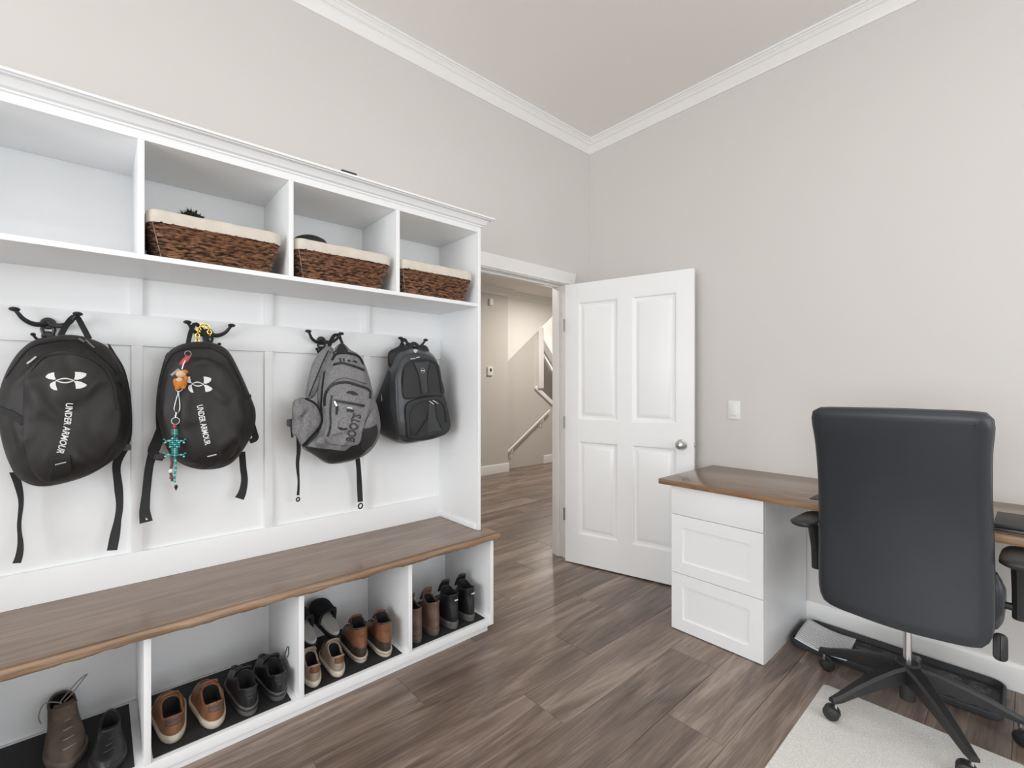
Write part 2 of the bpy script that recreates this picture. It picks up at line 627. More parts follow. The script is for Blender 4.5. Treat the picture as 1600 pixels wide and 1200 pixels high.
# plain floor boards behind the camera, out of view: the core shows through as one dark board layer
struct(B(XW - .1, XR + .1, YB - .1, -1.551, -.012, -.001), 'floor_rear', 'floor_wood', 'dark wood floor behind the camera', 'floor')

DX0, DX1, DZ = 1.72, 2.63, 2.060          # the doorway in the left wall
struct(MB().prism([(XW - .1, 0), (DX0 - .02, 0), (DX0 - .02, DZ + .02), (DX1 + .02, DZ + .02), (DX1 + .02, 0), (XR + WT, 0), (XR + WT, ZC + .1), (XW - .1, ZC + .1)], 'y', YL, YL + WT),
       'wall_left', 'wall_paint', 'pale warm grey wall behind the white locker with the doorway', 'wall', smooth=0)
struct(B(XR, XR + WT, YB - .1, YL, 0, ZC + .1), 'wall_right', 'wall_paint', 'pale warm grey wall behind the wooden desk', 'wall', smooth=0)


def wall_with_window(name, axis, c0, c1, a0, a1, w0, w1, z0, z1, label):
    mb = MB()
    if axis == 'x':
        for r in ((a0, w0, 0, ZC + .1), (w1, a1, 0, ZC + .1), (w0, w1, 0, z0), (w0, w1, z1, ZC + .1)):
            mb.box(c0, c1, *r)
    else:
        for r in ((a0, w0, 0, ZC + .1), (w1, a1, 0, ZC + .1), (w0, w1, 0, z0), (w0, w1, z1, ZC + .1)):
            mb.box(r[0], r[1], c0, c1, r[2], r[3])
    return struct(mb, name, 'wall_paint', label, 'wall', smooth=0)


wall_with_window('wall_side', 'x', XW - WT, XW, YB - .1, YL, -1.80, 1.20, .50, 2.50, 'pale grey wall with the side window')
wall_with_window('wall_back', 'y', YB - WT, YB, XW, XR, -.60, 2.80, .60, 2.50, 'pale grey wall with the rear window')


def window(name, axis, c, a0, a1, z0, z1, label):
    r = thing(name, label, 'window', (c, a0, z0) if axis == 'x' else (a0, c, z0), kind='structure')
    def bx(p, q, s, t, w=.03):
        return B(c - w, c + w, p, q, s, t) if axis == 'x' else B(p, q, c - w, c + w, s, t)
    m = (a0 + a1) / 2
    build(bx(a0, a0 + .05, z0, z1), 'window_frame', 'trim_white', r)
    build(bx(a1 - .05, a1, z0, z1), 'window_frame', 'trim_white', r)
    build(bx(a0 + .05, a1 - .05, z0, z0 + .05), 'window_frame', 'trim_white', r)
    build(bx(a0 + .05, a1 - .05, z1 - .05, z1), 'window_frame', 'trim_white', r)
    build(bx(m - .02, m + .02, z0 + .05, z1 - .05), 'mullion', 'trim_white', r)
    for p, q in ((a0 + .05, m - .02), (m + .02, a1 - .05)):
        build(bx(p, q, z0 + .05, z1 - .05, .003), 'pane', 'window_glass', r, smooth=0)


window('window_1', 'x', XW - .085, -1.80, 1.20, .50, 2.50, 'white framed window in the side wall')
window('window_2', 'y', YB - .085, -.60, 2.80, .60, 2.50, 'white framed window in the rear wall')
struct(B(XW - WT, XR + WT, YB - WT, YL + .01, ZC, ZC + .08), 'ceiling', 'ceiling_paint', 'plain pale ceiling of the room', 'ceiling', smooth=0)

# downlights added out of view to brighten the floor and the dim recesses
def fill_downlight(x, y, label):
    r = thing('fill_downlight', label, 'fill_downlight', (x, y, ZC), group='added ceiling fill lights')
    build(MB().lathe([(.085, -.004), (.088, 0), (.066, 0), (.064, -.003), (.070, -.006)], (x, y, ZC)), 'trim_ring', 'trim_white', r)
    l_ = bpy.data.lights.new('fill_downlight_lamp', 'AREA'); l_.shape = 'DISK'; l_.size = .13; l_.energy = 4; l_.color = (1.0, 0.96, 0.91)
    lo_ = bpy.data.objects.new('fill_downlight_lamp', l_); COL.objects.link(lo_); lo_.location = (x, y, ZC - .008)


fill_downlight(1.25, .25, 'added round ceiling fill lamp nearest the desk')
fill_downlight(-.35, .25, 'added round ceiling fill lamp nearest the locker')
fill_downlight(1.25, -1.4, 'added round ceiling fill lamp near the rear window by the desk wall')
fill_downlight(-.35, -1.4, 'added round ceiling fill lamp near the rear window')

# ceiling crown: profile of (out from wall, drop below ceiling)
CP = [(0.0, -.092), (.010, -.092), (.013, -.086), (.030, -.050), (.033, -.047), (.033, -.041), (.040, -.039), (.047, -.032), (.052, -.024), (.060, -.020),
      (.060, -.014), (.070, -.012), (.070, 0.0), (0.0, 0.0)]
struct(MB().loft([[(XW, YL - a, ZC + b) for a, b in CP], [(XR - a, YL - a, ZC + b) for a, b in CP]]), 'trim_1', 'trim_white',
       'white crown moulding along the ceiling above the locker wall', 'crown moulding', smooth=25)
struct(MB().loft([[(XR - a, YL - a, ZC + b) for a, b in CP], [(XR - a, YB, ZC + b) for a, b in CP]]), 'trim_2', 'trim_white',
       'white crown moulding along the ceiling above the desk wall', 'crown moulding', smooth=25)
BP = [(0, 0), (.014, 0), (.014, .095), (.010, .112), (.006, .118), (0, .118)]
struct(MB().prism([(XR - a, b) for a, b in BP], 'y', YB, YL) if False else MB().loft([[(XR - a, YB, b) for a, b in BP], [(XR - a, YL, b) for a, b in BP]]),
       'baseboard_right', 'trim_white', 'white baseboard under the wooden desk', 'baseboard', smooth=25)
struct(MB().loft([[(DX1 + .11, YL - a, b) for a, b in BP], [(XR - .014, YL - a, b) for a, b in BP]]), 'baseboard_left', 'trim_white',
       'short white baseboard in the corner behind the door', 'baseboard', smooth=25)

# door frame: jambs, head, casing
fr = thing('door_frame', 'white door casing with a wide flat head board around the doorway', 'door frame', (2.17, YL, 0), kind='structure')
build(B(DX1, DX1 + .02, YL - .012, YL + WT + .012, 0, DZ + .02), 'jamb', 'trim_white', fr, bevel=.001)
build(B(DX0 - .02, DX0, YL - .012, YL + WT + .012, 0, DZ + .02), 'jamb', 'trim_white', fr, bevel=.001)
build(B(DX0, DX1, YL - .012, YL + WT + .012, DZ, DZ + .02), 'head_jamb', 'trim_white', fr, bevel=.001)
build(B(DX1 - .012, DX1, YL + .045, YL + .085, 0, DZ), 'door_stop', 'trim_white', fr, bevel=.002)
build(B(DX0, DX1 - .012, YL + .045, YL + .085, DZ - .012, DZ), 'door_stop', 'trim_white', fr, bevel=.002)
build(B(DX1 + .006, DX1 + .08, YL - .018, YL, 0, DZ + .006), 'side_casing', 'trim_white', fr, bevel=.002)
build(B(DX0 - .08, DX0 - .006, YL - .018, YL, 0, DZ + .006), 'side_casing', 'trim_white', fr, bevel=.002)
build(MB().prism([(DX0 - .09, DZ + .017), (DX1 + .092, DZ + .017), (DX1 + .110, DZ + .098), (DX0 - .108, DZ + .098)], 'y', YL - .022, YL), 'head_casing', 'trim_white', fr, bevel=.002)
build(B(DX0 - .085, DX1 + .085, YL - .026, YL, DZ + .006, DZ + .017), 'head_bead', 'trim_white', fr, bevel=.003)

# ------------------------------------------------------------------ the hall beyond the doorway
HZ = 2.665
HA, HB = 5.31, 5.47
struct(B(1.1, 4.64, HA, HA + .12, 0, HZ + .1), 'wall_hall', 'hall_paint', 'beige hall wall with a thermostat seen through the doorway', 'wall', smooth=0)
# far stair wall with the open triangle beside the post
struct(MB().prism([(4.64, 0), (6.6, 0), (6.6, .42), (5.44, 1.225), (5.44, 2.29), (6.2, 2.86), (4.64, 2.86)], 'y', HB, HB + .1), 'wall_stair', 'hall_paint',
       'beige stair wall with a white handrail beyond the doorway', 'wall', smooth=0)
struct(MB().prism([(4.642, 1.605), (6.25, 2.885), (4.642, 2.885)], 'y', HB - .05, HB), 'wall_soffit', 'ceiling_paint', 'sloping underside of the upper stairs beyond the doorway', 'wall', smooth=0)
struct(B(1.0, 6.8, YL + WT, 7.2, HZ + .09, HZ + .19), 'ceiling_hall', 'ceiling_paint', 'hall ceiling beyond the doorway', 'ceiling', smooth=0)
struct(B(1.0, 1.1, YL + WT, HA + .1, 0, HZ + .1), 'wall_hall_side', 'hall_paint', 'hall side wall hidden left of the doorway', 'wall', smooth=0)
struct(B(6.6, 6.7, YL + WT, 7.1, 0, HZ + .1), 'wall_hall_end', 'hall_paint', 'hall end wall hidden right of the doorway', 'wall', smooth=0)
struct(B(4.52, 6.7, 6.85, 6.95, 0, HZ + .1), 'wall_stairwell', 'plastic_white', 'bright white stairwell wall behind the post', 'wall', smooth=0)
struct(B(XR + WT, 6.7, YL, YL + WT, 0, HZ + .1), 'wall_hall_near', 'hall_paint', 'hall wall on the room side beyond the doorway', 'wall', smooth=0)
HC = [(0, -.10), (.012, -.10), (.05, -.045), (.055, -.03), (.075, -.02), (.075, 0), (0, 0)]
struct(MB().loft([[(1.1, HA - a, HZ + .09 + b) for a, b in HC], [(4.64 + a, HA - a, HZ + .09 + b) for a, b in HC], [(4.64 + a, HB, HZ + .09 + b) for a, b in HC]]), 'trim_3', 'trim_white',
       'white crown moulding on the beige hall wall', 'crown moulding', smooth=25)
struct(MB().loft([[(4.72, HB - .05 - a, HZ + .09 + b) for a, b in HC], [(6.6, HB - .05 - a, HZ + .09 + b) for a, b in HC]]), 'trim_4', 'trim_white',
       'white crown moulding above the stair wall', 'crown moulding', smooth=25)
struct(MB().loft([[(1.1, HA - a, b * 1.12) for a, b in BP], [(4.64 + a, HA - a, b * 1.12) for a, b in BP], [(4.64 + a, HB - .001, b * 1.12) for a, b in BP]]), 'baseboard_hall', 'trim_white',
       'white baseboard on the beige hall wall', 'baseboard', smooth=25)
struct(MB().loft([[(5.57, HB - a, b * 1.12) for a, b in BP], [(6.6, HB - a, b * 1.12) for a, b in BP]]), 'baseboard_stair', 'trim_white',
       'short white baseboard on the stair wall', 'baseboard', smooth=25)
struct(B(5.40, 5.515, HB - .065, HB + .115, 1.26, 2.26), 'stair_post', 'trim_white', 'white square post at the stair opening beyond the doorway', 'post', bevel=.004)
struct(MB().prism([(5.36, 1.285), (5.40, 1.30), (6.6, .468), (6.6, .40), (5.36, 1.245)], 'y', HB - .03, HB + .13), 'stair_cap', 'trim_white', 'white sloping cap on the low stair wall beyond the doorway', 'trim', bevel=.003)
struct(MB().prism([(5.55, 2.745), (5.72, 2.745), (6.6, 1.735), (6.6, 1.555), (5.55, 2.715)], 'y', 6.1, 6.16), 'stair_stringer', 'trim_white', 'white sloping stair stringer glimpsed past the post', 'stringer', bevel=.004)
struct(MB().prism([(5.3, 2.70), (5.56, 2.70), (6.6, 1.555), (6.6, 0), (5.3, 0)], 'y', 6.18, 6.22), 'stair_side', 'stair_grey', 'grey stair side under the white stringer', 'wall', smooth=0)

hr = thing('handrail', 'slim white handrail sloping up the beige stair wall', 'handrail', (4.78, HB - .05, .3))
build(MB().tube([(4.70, HB - .06, .265), (5.66, HB - .06, .89)], .015, 10), 'rail', 'trim_white', hr)
for hx, hz in ((4.82, .33), (5.50, .77)):
    build(MB().tube([(hx, HB - .06, hz), (hx, HB - .055, hz - .07), (hx, HB - .002, hz - .10)], .011, 8), 'bracket', 'trim_white', hr)
    build(B(hx - .028, hx + .028, HB - .012, HB, hz - .16, hz - .05), 'bracket_plate', 'trim_white', hr, bevel=.004)

tp = at(766, 580, HA - .015)
th = thing('thermostat', 'small white thermostat on the beige hall wall', 'thermostat', (tp.x, HA, tp.z))
build(B(tp.x - .048, tp.x + .048, HA - .025, HA, tp.z - .062, tp.z + .062), 'body', 'plastic_white', th, bevel=.006)
build(B(tp.x - .015, tp.x + .022, HA - .027, HA - .024, tp.z - .005, tp.z + .04), 'screen', 'screen_dark', th)
cp = at(767, 472, HA - .015)
ch = thing('motion_sensor', 'small white sensor box high on the beige hall wall', 'sensor', (cp.x, HA, cp.z))
build(B(cp.x - .03, cp.x + .03, HA - .035, HA, cp.z - .05, cp.z + .05), 'body', 'plastic_white', ch, bevel=.008)
build(B(cp.x - .016, cp.x + .016, HA - .038, HA - .034, cp.z - .03, cp.z + .0), 'lens', 'trim_white', ch, bevel=.002)

# flat round lamps added out of view to brighten the hall and door jamb
def hall_fill_lamp(x, y, power, label):
    hl = thing('hall_fill_lamp', label, 'lamp', (x, y, HZ + .09), group='added hall ceiling lamps')
    build(MB().lathe([(.01, -.05), (.13, -.05), (.15, -.035), (.15, 0), (.01, 0)], (x, y, HZ + .088)), 'shade', 'plastic_white', hl)
    d = bpy.data.lights.new('hall_fill_light', 'AREA'); d.shape = 'DISK'; d.size = .26; d.energy = power; d.color = (1.0, 0.94, 0.87)
    o = bpy.data.objects.new('hall_fill_light', d); COL.objects.link(o); o.location = (x, y, HZ + .03)


hall_fill_lamp(5.0, 4.2, 36, 'flat round fill lamp added to the hall ceiling near the stairs')
hall_fill_lamp(1.9, 3.7, 17, 'flat round fill lamp added to the hall ceiling behind the locker wall')
# daylight of the stairwell window above the stairs
area_light('stairwell_daylight', (6.55, 6.45, 2.1), (0, R90, 0), 1.0, .6, 26, (1.0, 0.97, 0.93))

# ------------------------------------------------------------------ the open door
DA = math.radians(-75.2)
DW, DT, DH = 0.905, 0.036, 2.032
door = thing('door_1', 'white four-panel door standing open with a round metal knob', 'door', (2.569, 2.299, 0.010), DA, kind='structure')
# local: x along the door from the hinge, face toward the camera is y=-?, z up
def dface(y0, sgn, name_suffix=''):
    pass
STX = [(0, .105), (.405, .505), (.80, DW)]           # stiles (x ranges)
RLZ = [(0, .215), (.890, 1.045), (1.895, DH)]        # rails (z ranges)
for a, b in STX:
    build(B(a, b, 0, DT, 0, DH), 'stile', 'door_white', door, local=True, bevel=.0008, bseg=1)
for (a, b) in ((.105, .405), (.505, .80)):
    for (p, q) in RLZ:
        build(B(a, b, 0, DT, p, q), 'rail', 'door_white', door, local=True, bevel=.0008, bseg=1)
    for (p, q) in ((.215, .890), (1.045, 1.895)):
        mb = MB()
        # sunk moulding and raised field on both faces
        def ringxz(i, y):
            return [(a + i, y, p + i), (b - i, y, p + i), (b - i, y, q - i), (a + i, y, q - i)]
        front = [(0, 0.001), (.006, .002), (.014, .011), (.022, .013), (.030, .013), (.052, .004), (.058, .003)]
        rings = [ringxz(i, y) for i, y in front]
        back = [ringxz(i, DT - y) for i, y in front]
        mb.loft(list(reversed(rings)) + back, True, True, True)
        build(mb, 'panel', 'door_white', door, local=True, smooth=20)
for z in (.345, 1.02, 1.735):
    h = build(MB().tube([(-.006, -.002, z - .045), (-.006, -.002, z + .045)], .0075, 10), 'hinge', 'hinge_metal', door, local=True)
kx, kz = .832, .915
kn = build(MB().lathe([(.004, 0), (.033, 0), (.033, -.006), (.022, -.010), (.012, -.014), (.012, -.030), (.022, -.034), (.029, -.044), (.029, -.054), (.022, -.064), (.008, -.069), (.001, -.070)],
                      (kx, 0, kz), 'y', 28), 'knob', 'metal_nickel', door, local=True)
build(MB().lathe([(.004, 0), (.033, 0), (.033, .006), (.022, .010), (.012, .014), (.012, .030), (.022, .034), (.029, .044), (.029, .054), (.022, .064), (.008, .069), (.001, .070)],
                 (kx, DT, kz), 'y', 28), 'knob', 'metal_nickel', door, local=True)
build(B(DW - .002, DW + .008, .012, .026, kz - .012, kz + .012), 'latch', 'hinge_metal', door, local=True, bevel=.002)

# light switch on the right wall
sw = thing('light_switch', 'white rocker light switch on the right wall beside the door', 'light switch', (XR, 1.227, 1.150))
build(B(XR - .006, XR, 1.227 - .035, 1.227 + .035, 1.150 - .057, 1.150 + .057), 'cover_plate', 'plastic_white', sw, bevel=.003)
build(MB().prism([(XR - .006, 1.150 - .033), (XR - .012, 1.150 - .033), (XR - .0075, 1.150 + .033), (XR - .006, 1.150 + .033)], 'y', 1.227 - .016, 1.227 + .016), 'rocker', 'plastic_white', sw, bevel=.0008)

# ------------------------------------------------------------------ the white locker with cubbies
YF, YBAT, YPAN = 1.975, 2.338, 2.353
LX0, LX1 = -.854, 1.532
ZB, ZS0, ZS1, ZT = .527, 1.722, 1.740, 2.121
lk = thing('locker_cabinet', 'white built-in locker with open cubbies above a panelled back with coat hooks', 'cabinet', (.34, 2.15, ZB))
build(B(LX0, LX1, YPAN, YL - .001, ZB, ZT), 'back_panel', 'cabinet_white', lk, smooth=0)
build(B(LX1 - .018, LX1, YF, YPAN, ZB, ZT + .03), 'end_panel', 'cabinet_white', lk, bevel=.001)
build(B(LX0, LX0 + .018, YF, YPAN, ZB, ZT + .03), 'end_panel', 'cabinet_white', lk, bevel=.001)
build(B(LX0 + .018, LX1 - .018, YF + .001, YPAN, ZS0, ZS1), 'shelf', 'cabinet_white', lk, bevel=.001)
build(B(LX0 + .018, LX1 - .018, YF + .001, YPAN, ZT, ZT + .03), 'top_panel', 'cabinet_white', lk, bevel=.001)
for k in range(4):
    xd = .105 + .470 * (k - 1)
    build(B(xd - .009, xd + .009, YF + .0015, YPAN, ZS1, ZT), 'divider', 'cabinet_white', lk, bevel=.001)
for k in range(4):
    xb = .1115 + .472 * (k - 1)
    build(B(xb - .0175, xb + .0175, YBAT, YPAN, ZB + .120, 1.457), 'batten', 'cabinet_white', lk, bevel=.0012)
    build(B(xb - .0175, xb + .0175, YBAT, YPAN, 1.577, ZS0), 'batten', 'cabinet_white', lk, bevel=.0012)
build(B(LX0 + .018, LX1 - .018, YBAT - .0005, YPAN, 1.457, 1.577), 'hook_rail', 'cabinet_white', lk, bevel=.0012)
build(B(LX0 + .018, LX1 - .018, YBAT - .0005, YPAN, ZB + .0005, ZB + .120), 'lower_rail', 'cabinet_white', lk, bevel=.0012)
build(B(LX1 - .026, LX1 - .018, YF + .02, YBAT - .001, ZB + .0005, ZB + .026), 'base_strip', 'cabinet_white', lk, bevel=.003)
LC = [(0, 2.150), (.006, 2.150), (.008, 2.156), (.018, 2.160), (.022, 2.166), (.030, 2.176), (.034, 2.180), (.046, 2.183), (.048, 2.186), (.055, 2.188), (.055, 2.196), (0, 2.196)]
mb = MB().loft([[(LX0 - a, YL - .001, z) for a, z in LC], [(LX0 - a, YF - a, z) for a, z in LC], [(LX1 + a, YF - a, z) for a, z in LC], [(LX1 + a, YL - .001, z) for a, z in LC]])
build(mb, 'crown_moulding', 'cabinet_white', lk, smooth=25)
build(B(LX0, LX1, YF, YL - .001, 2.149, 2.1955), 'top_board', 'cabinet_white', lk, smooth=0)

# slab of the bench with an uneven natural front edge
bt = thing('bench_top', 'long brown wooden bench slab with a rough natural front edge', 'bench top', (.35, 2.1, .49))
nseg = 150
X0, X1 = -.90, 1.574
rings = []
for i in range(nseg + 1):
    x = X0 + (X1 - X0) * i / nseg
    w1 = .006 * noise.noise((x * 6, 0, 0)) + .004 * noise.noise((x * 23, 3, 0))
    w2 = .007 * noise.noise((x * 9, 7, 0)) + .005 * noise.noise((x * 34, 1, 0))
    rings.append([(x, YPAN, .491), (x, YPAN, ZB), (x, 1.8850, ZB), (x, 1.8825, ZB - .006), (x, 1.8785, ZB - .006), (x, 1.8765, ZB - .0015), (x, 1.868, ZB - .0025), (x, 1.8635, ZB - .008),
                  (x, 1.862 + w1 * .5, ZB - .016), (x, 1.864 + w1, ZB - .026), (x, 1.871 + w1, .494 + w2), (x, 1.884, .4905 + w2 * .6), (x, 1.905, .491)])
mb = MB().loft(rings)
slab = build(mb, 'slab', 'bench_wood', bt, smooth=50)
slab.data.materials.append(MATS['bench_edge'])
for p in slab.data.polygons:
    c = p.center + slab.location + bt.location
    if c.y < 1.8775 and p.normal.z < .93 and abs(p.normal.x) < .5:
        p.material_index = 1

# shoe bench under the slab
SX = [(-.868, -.850), (-.365, -.345), (.108, .127), (.584, .604), (1.063, 1.082), (1.547, 1.567)]
SF, STOP, SBOT = 1.910, .490, .070
sb = thing('shoe_bench', 'white open shoe cubby unit under the wooden bench slab', 'shoe rack', (.35, 2.1, 0))
build(B(SX[0][1], SX[-1][0], SF + .001, YPAN - .012, .034, SBOT), 'bottom_shelf', 'cabinet_white', sb, bevel=.001)
build(B(SX[0][1], SX[-1][0], YPAN - .011, YL - .001, SBOT, STOP), 'back_panel', 'cabinet_white', sb, smooth=0)
for i, (a, b) in enumerate(SX):
    end = i in (0, len(SX) - 1)
    build(B(a, b, SF, YPAN - .012 if not end else YL - .002, .034 if end else SBOT, STOP), 'end_panel' if end else 'divider', 'cabinet_white', sb, bevel=.001)
build(B(-.845, 1.542, 1.930, 1.948, 0.0, .0335), 'toe_kick', 'cabinet_white', sb, bevel=.001)
build(B(1.524, 1.542, 1.9485, YL - .002, 0.0, .0335), 'toe_kick', 'cabinet_white', sb, bevel=.001)
build(B(-.845, 1.52, 1.9485, YL - .002, 0.0, .0335), 'plinth', 'cabinet_white', sb, smooth=0)

MAT_Z = SBOT + .003
names_m = ['black rubber mat under the single brown laced shoe', 'black rubber mat under the tan and black low shoes', 'black rubber mat under the slippers and cognac boots', 'black rubber mat under the tall boots in the end cubby']
for k in range(4):
    a, b = SX[k + 1][1], SX[k + 2][0]
    m = build(B(a + .006, b - .022, SF + .018, YPAN - .030, SBOT + .0002, MAT_Z), 'shoe_mat', 'rubber_mat', None, bevel=.001, bseg=1)
    tag(m, names_m[k], 'mat', 'mats in the shoe cubbies')

# dark flat case lying on top of the locker
qa, qb = at(534, 266, 1.945), at(558, 273.5, 1.945)
fm = thing('flat_case', 'thin black flat case lying on top of the white locker', 'case', (qa.x, 1.945, 2.196))
build(B(qa.x, qb.x, 1.945, 2.07, 2.196, qa.z - .002), 'body', 'laptop_dark', fm, bevel=.002)
build(B(qa.x + .001, qb.x - .001, 1.946, 2.069, qa.z - .0018, qa.z + .006), 'lid', 'laptop_dark', fm, bevel=.002)


# ------------------------------------------------------------------ desk along the right wall
DKX, DKZ0, DKZ1 = 2.280, .767, .795
dk = thing('desktop', 'brown stained wooden desktop running along the right wall', 'desktop', (2.6, .4, DKZ0))
slab2 = build(B(DKX, XR - .001, -.75, 1.362, DKZ0, DKZ1), 'board', None, dk, local=False, bevel=.0025)
# grain runs along the desk: turn the mesh so that its own x axis is the long one
slab2.data.transform(Matrix.Rotation(-R90, 4, 'Z')); slab2.rotation_euler = (0, 0, R90)
slab2.data.materials.append(MATS['desk_wood']); slab2.data.materials.append(MATS['desk_edge'])
for p in slab2.data.polygons:
    if p.normal.y > .6:
        p.material_index = 1
build(B(XR - .02, XR - .0015, -.24, .82, DKZ0 - .06, DKZ0 - .0005), 'cleat', 'cabinet_white', dk, bevel=.001)


def drawer_cabinet(y0, y1, label):
    c = thing('drawer_cabinet', label, 'cabinet', (2.6, (y0 + y1) / 2, 0))
    build(B(2.319, XR - .016, y0, y1, 0.0, DKZ0 - .0005), 'body', 'cabinet_white', c, bevel=.001)
    a, b = y0 + .0005, y1 - .0005
    for z0, z1, framed in ((.6155, .7645, False), (.3055, .6125, True), (.004, .3025, True)):
        if not framed:
            build(B(2.300, 2.318, a, b, z0, z1), 'drawer_front', 'cabinet_white', c, bevel=.0012)
        else:
            mb = MB()
            w = .062
            def rg(i, x):
                return [(x, a + i, z0 + i), (x, b - i, z0 + i), (x, b - i, z1 - i), (x, a + i, z1 - i)]
            mb.loft([rg(0, 2.318), rg(0, 2.3012), rg(.0012, 2.300), rg(w, 2.300), rg(w + .001, 2.3075)], True, True, False)
            dr = build(mb, 'drawer_front', 'cabinet_white', c, smooth=0)
            build(MB().loft([rg(w + .001, 2.3075), rg(w + .0015, 2.309)], True, True, True), 'centre_panel', 'cabinet_white', dr, smooth=0)
    return c


drawer_cabinet(.833, 1.296, 'white drawer cabinet with three drawer fronts beside the open door')
for lx_ in (DKX + .05, XR - .08):
    build(B(lx_, lx_ + .05, -.74, -.69, 0.0, DKZ0 - .0005), 'leg', 'cabinet_white', dk, bevel=.002)

dp = thing('desk_pad', 'thin dark pad lying on the desk behind the chair', 'desk pad', (2.5, .50, DKZ1))
build(B(2.366, 2.70, .34, .665, DKZ1 + .0002, DKZ1 + .003), 'sheet', 'laptop_dark', dp, bevel=.001)
lp = thing('laptop', 'closed dark laptop on the desk to the right of the chair', 'laptop', (2.5, -.08, DKZ1))
build(B(2.335, 2.57, -.26, .095, DKZ1 + .0002, DKZ1 + .011), 'base', 'bag_satin', lp, bevel=.003)
build(B(2.336, 2.57, -.26, .094, DKZ1 + .013, DKZ1 + .025), 'lid', 'laptop_dark', lp, bevel=.003)
build(B(2.54, 2.565, -.24, .08, DKZ1 + .0105, DKZ1 + .0135), 'hinge', 'zip_black', lp)

# ------------------------------------------------------------------ office chair
CX, CY = 2.388, .332
chair = thing('office_chair', 'black leather high-back office chair seen from behind at the desk', 'chair', (CX, CY, 0))


def pad_loft(ring2d_fn, offs, place, name, mat, parent, smooth=60):
    rings = [[place(u, v, d) for u, v in ring2d_fn(i)] for i, d in offs]
    return build(MB().loft(rings), name, mat, parent, smooth=smooth)


# backrest: outline in (y,z), thickness toward x, tilted a little
BW, BZ0, BZ1 = .492, .445, 1.218
def back_outline(inset):
    pts = []
    base = [(-.232, 0.03), (-.243, .10), (-.242, .30), (-.238, .50), (-.240, .64), (-.246, .72), (-.240, .757), (-.215, .773), (-.10, .776), (.0, .777), (.10, .776), (.215, .773), (.240, .757),
            (.246, .72), (.240, .64), (.238, .50), (.242, .30), (.243, .10), (.232, .03), (.20, .004), (.10, -.006), (0, -.010), (-.10, -.006), (-.20, .004)]
    c = smooth_closed([Vector((a, b, 0)) for a, b in base], 88)
    ctr = Vector((0, .385, 0))
    out = []
    for i, p in enumerate(c):
        a, b = c[i - 1], c[(i + 1) % len(c)]
        t = (b - a).normalized()
        nrm = Vector((t.y, -t.x, 0))
        if nrm.dot(p - ctr) > 0:
            nrm = -nrm
        q_ = p + nrm * inset
        out.append((q_.x, q_.y))
    return out
def place_back(u, v, d):
    # u across (y), v up, d depth (x, negative toward the camera)
    z = BZ0 + v
    lean = -.085 * max(0, v / .77) ** 1.3 + .03 * math.sin(math.pi * v / .77)
    belly = .012 * (1 - (2 * u / BW) ** 2)
    return (2.155 + lean + d - (belly if d < 0 else -belly * .5), CY - .006 + u, z)
offs = [(.045, -.052), (.030, -.051), (.016, -.047), (.006, -.039), (.0015, -.030), (0, -.015), (.0035, -.006), (.0, .004), (0, .02), (.004, .033), (.014, .042), (.03, .047), (.05, .049)]
rings = [[place_back(u, v, dd) for u, v in back_outline(i)] for i, dd in offs]
mbk = MB().loft(rings, True, False, False)
# fill the two faces with shrinking rings so that they can bulge
def fill_face(ring2d, dd):
    ctr = (0.0, .385)
    rr = [[place_back(ctr[0] + (u - ctr[0]) * s, ctr[1] + (v - ctr[1]) * s, dd) for u, v in ring2d] for s in (1, .8, .6, .4, .2, .02)]
    mbk.loft(rr, True, False, True)
fill_face(back_outline(.045), -.052)
fill_face(back_outline(.05), .049)
bk = build(mbk, 'backrest', 'chair_leather', chair, smooth=60)
# seam piping between the shell and the front cushion
pts = [Vector(place_back(u, v, -.006)) for u, v in back_outline(.001)]
build(MB().tube(pts + [pts[0]], .0022, 5, cap=False), 'piping', 'zip_black', bk)
# front bolsters of the backrest (seen past its right edge)
def cushion(x0, x1, y0, y1, z0, z1, r, name, mat, parent, pw=4.0):
    cx, cy, cz = (x0 + x1) / 2, (y0 + y1) / 2, (z0 + z1) / 2
    a, b, c = (x1 - x0) / 2, (y1 - y0) / 2, (z1 - z0) / 2
    rings = []
    nz, na = 12, 40
    for j in range(nz + 1):
        t = -1 + 2 * j / nz
        s = max(1e-3, (1 - abs(t) ** pw)) ** (1 / pw)
        s = max(.55 if 0 < j < nz else .5, s)
        ring = []
        for i in range(na):
            an = 2 * math.pi * i / na
            ca, sa = math.cos(an), math.sin(an)
            k = (abs(ca) ** 5 + abs(sa) ** 5) ** (-1 / 5)
            ring.append((cx + a * ca * k * s, cy + b * sa * k * s, cz + c * t))
        rings.append(ring)
    return build(MB().loft(rings), name, mat, parent, smooth=60)
seat = cushion(2.17, 2.68, CY - .265, CY + .265, .455, .575, .05, 'seat', 'chair_leather', chair)
cushion(2.20, 2.27, CY - .268, CY - .20, .52, .675, .03, 'side_bolster', 'chair_leather', chair, 2.5)
cushion(2.20, 2.27, CY + .20, CY + .245, .52, .66, .03, 'side_bolster', 'chair_leather', chair, 2.5)
build(B(CX - .12, CX + .10, CY - .09, CY + .09, .40, .458), 'tilt_mechanism', 'chair_plastic', chair, bevel=.012)
build(MB().tube([(CX, CY, .20), (CX, CY, .40)], .014, 16), 'gas_piston', 'chrome', chair)
build(MB().lathe([(.02, .060), (.026, .065), (.027, .12), (.036, .125), (.040, .16), (.040, .205), (.034, .212), (.016, .213)], (CX, CY, 0)), 'hub', 'chair_plastic', chair)
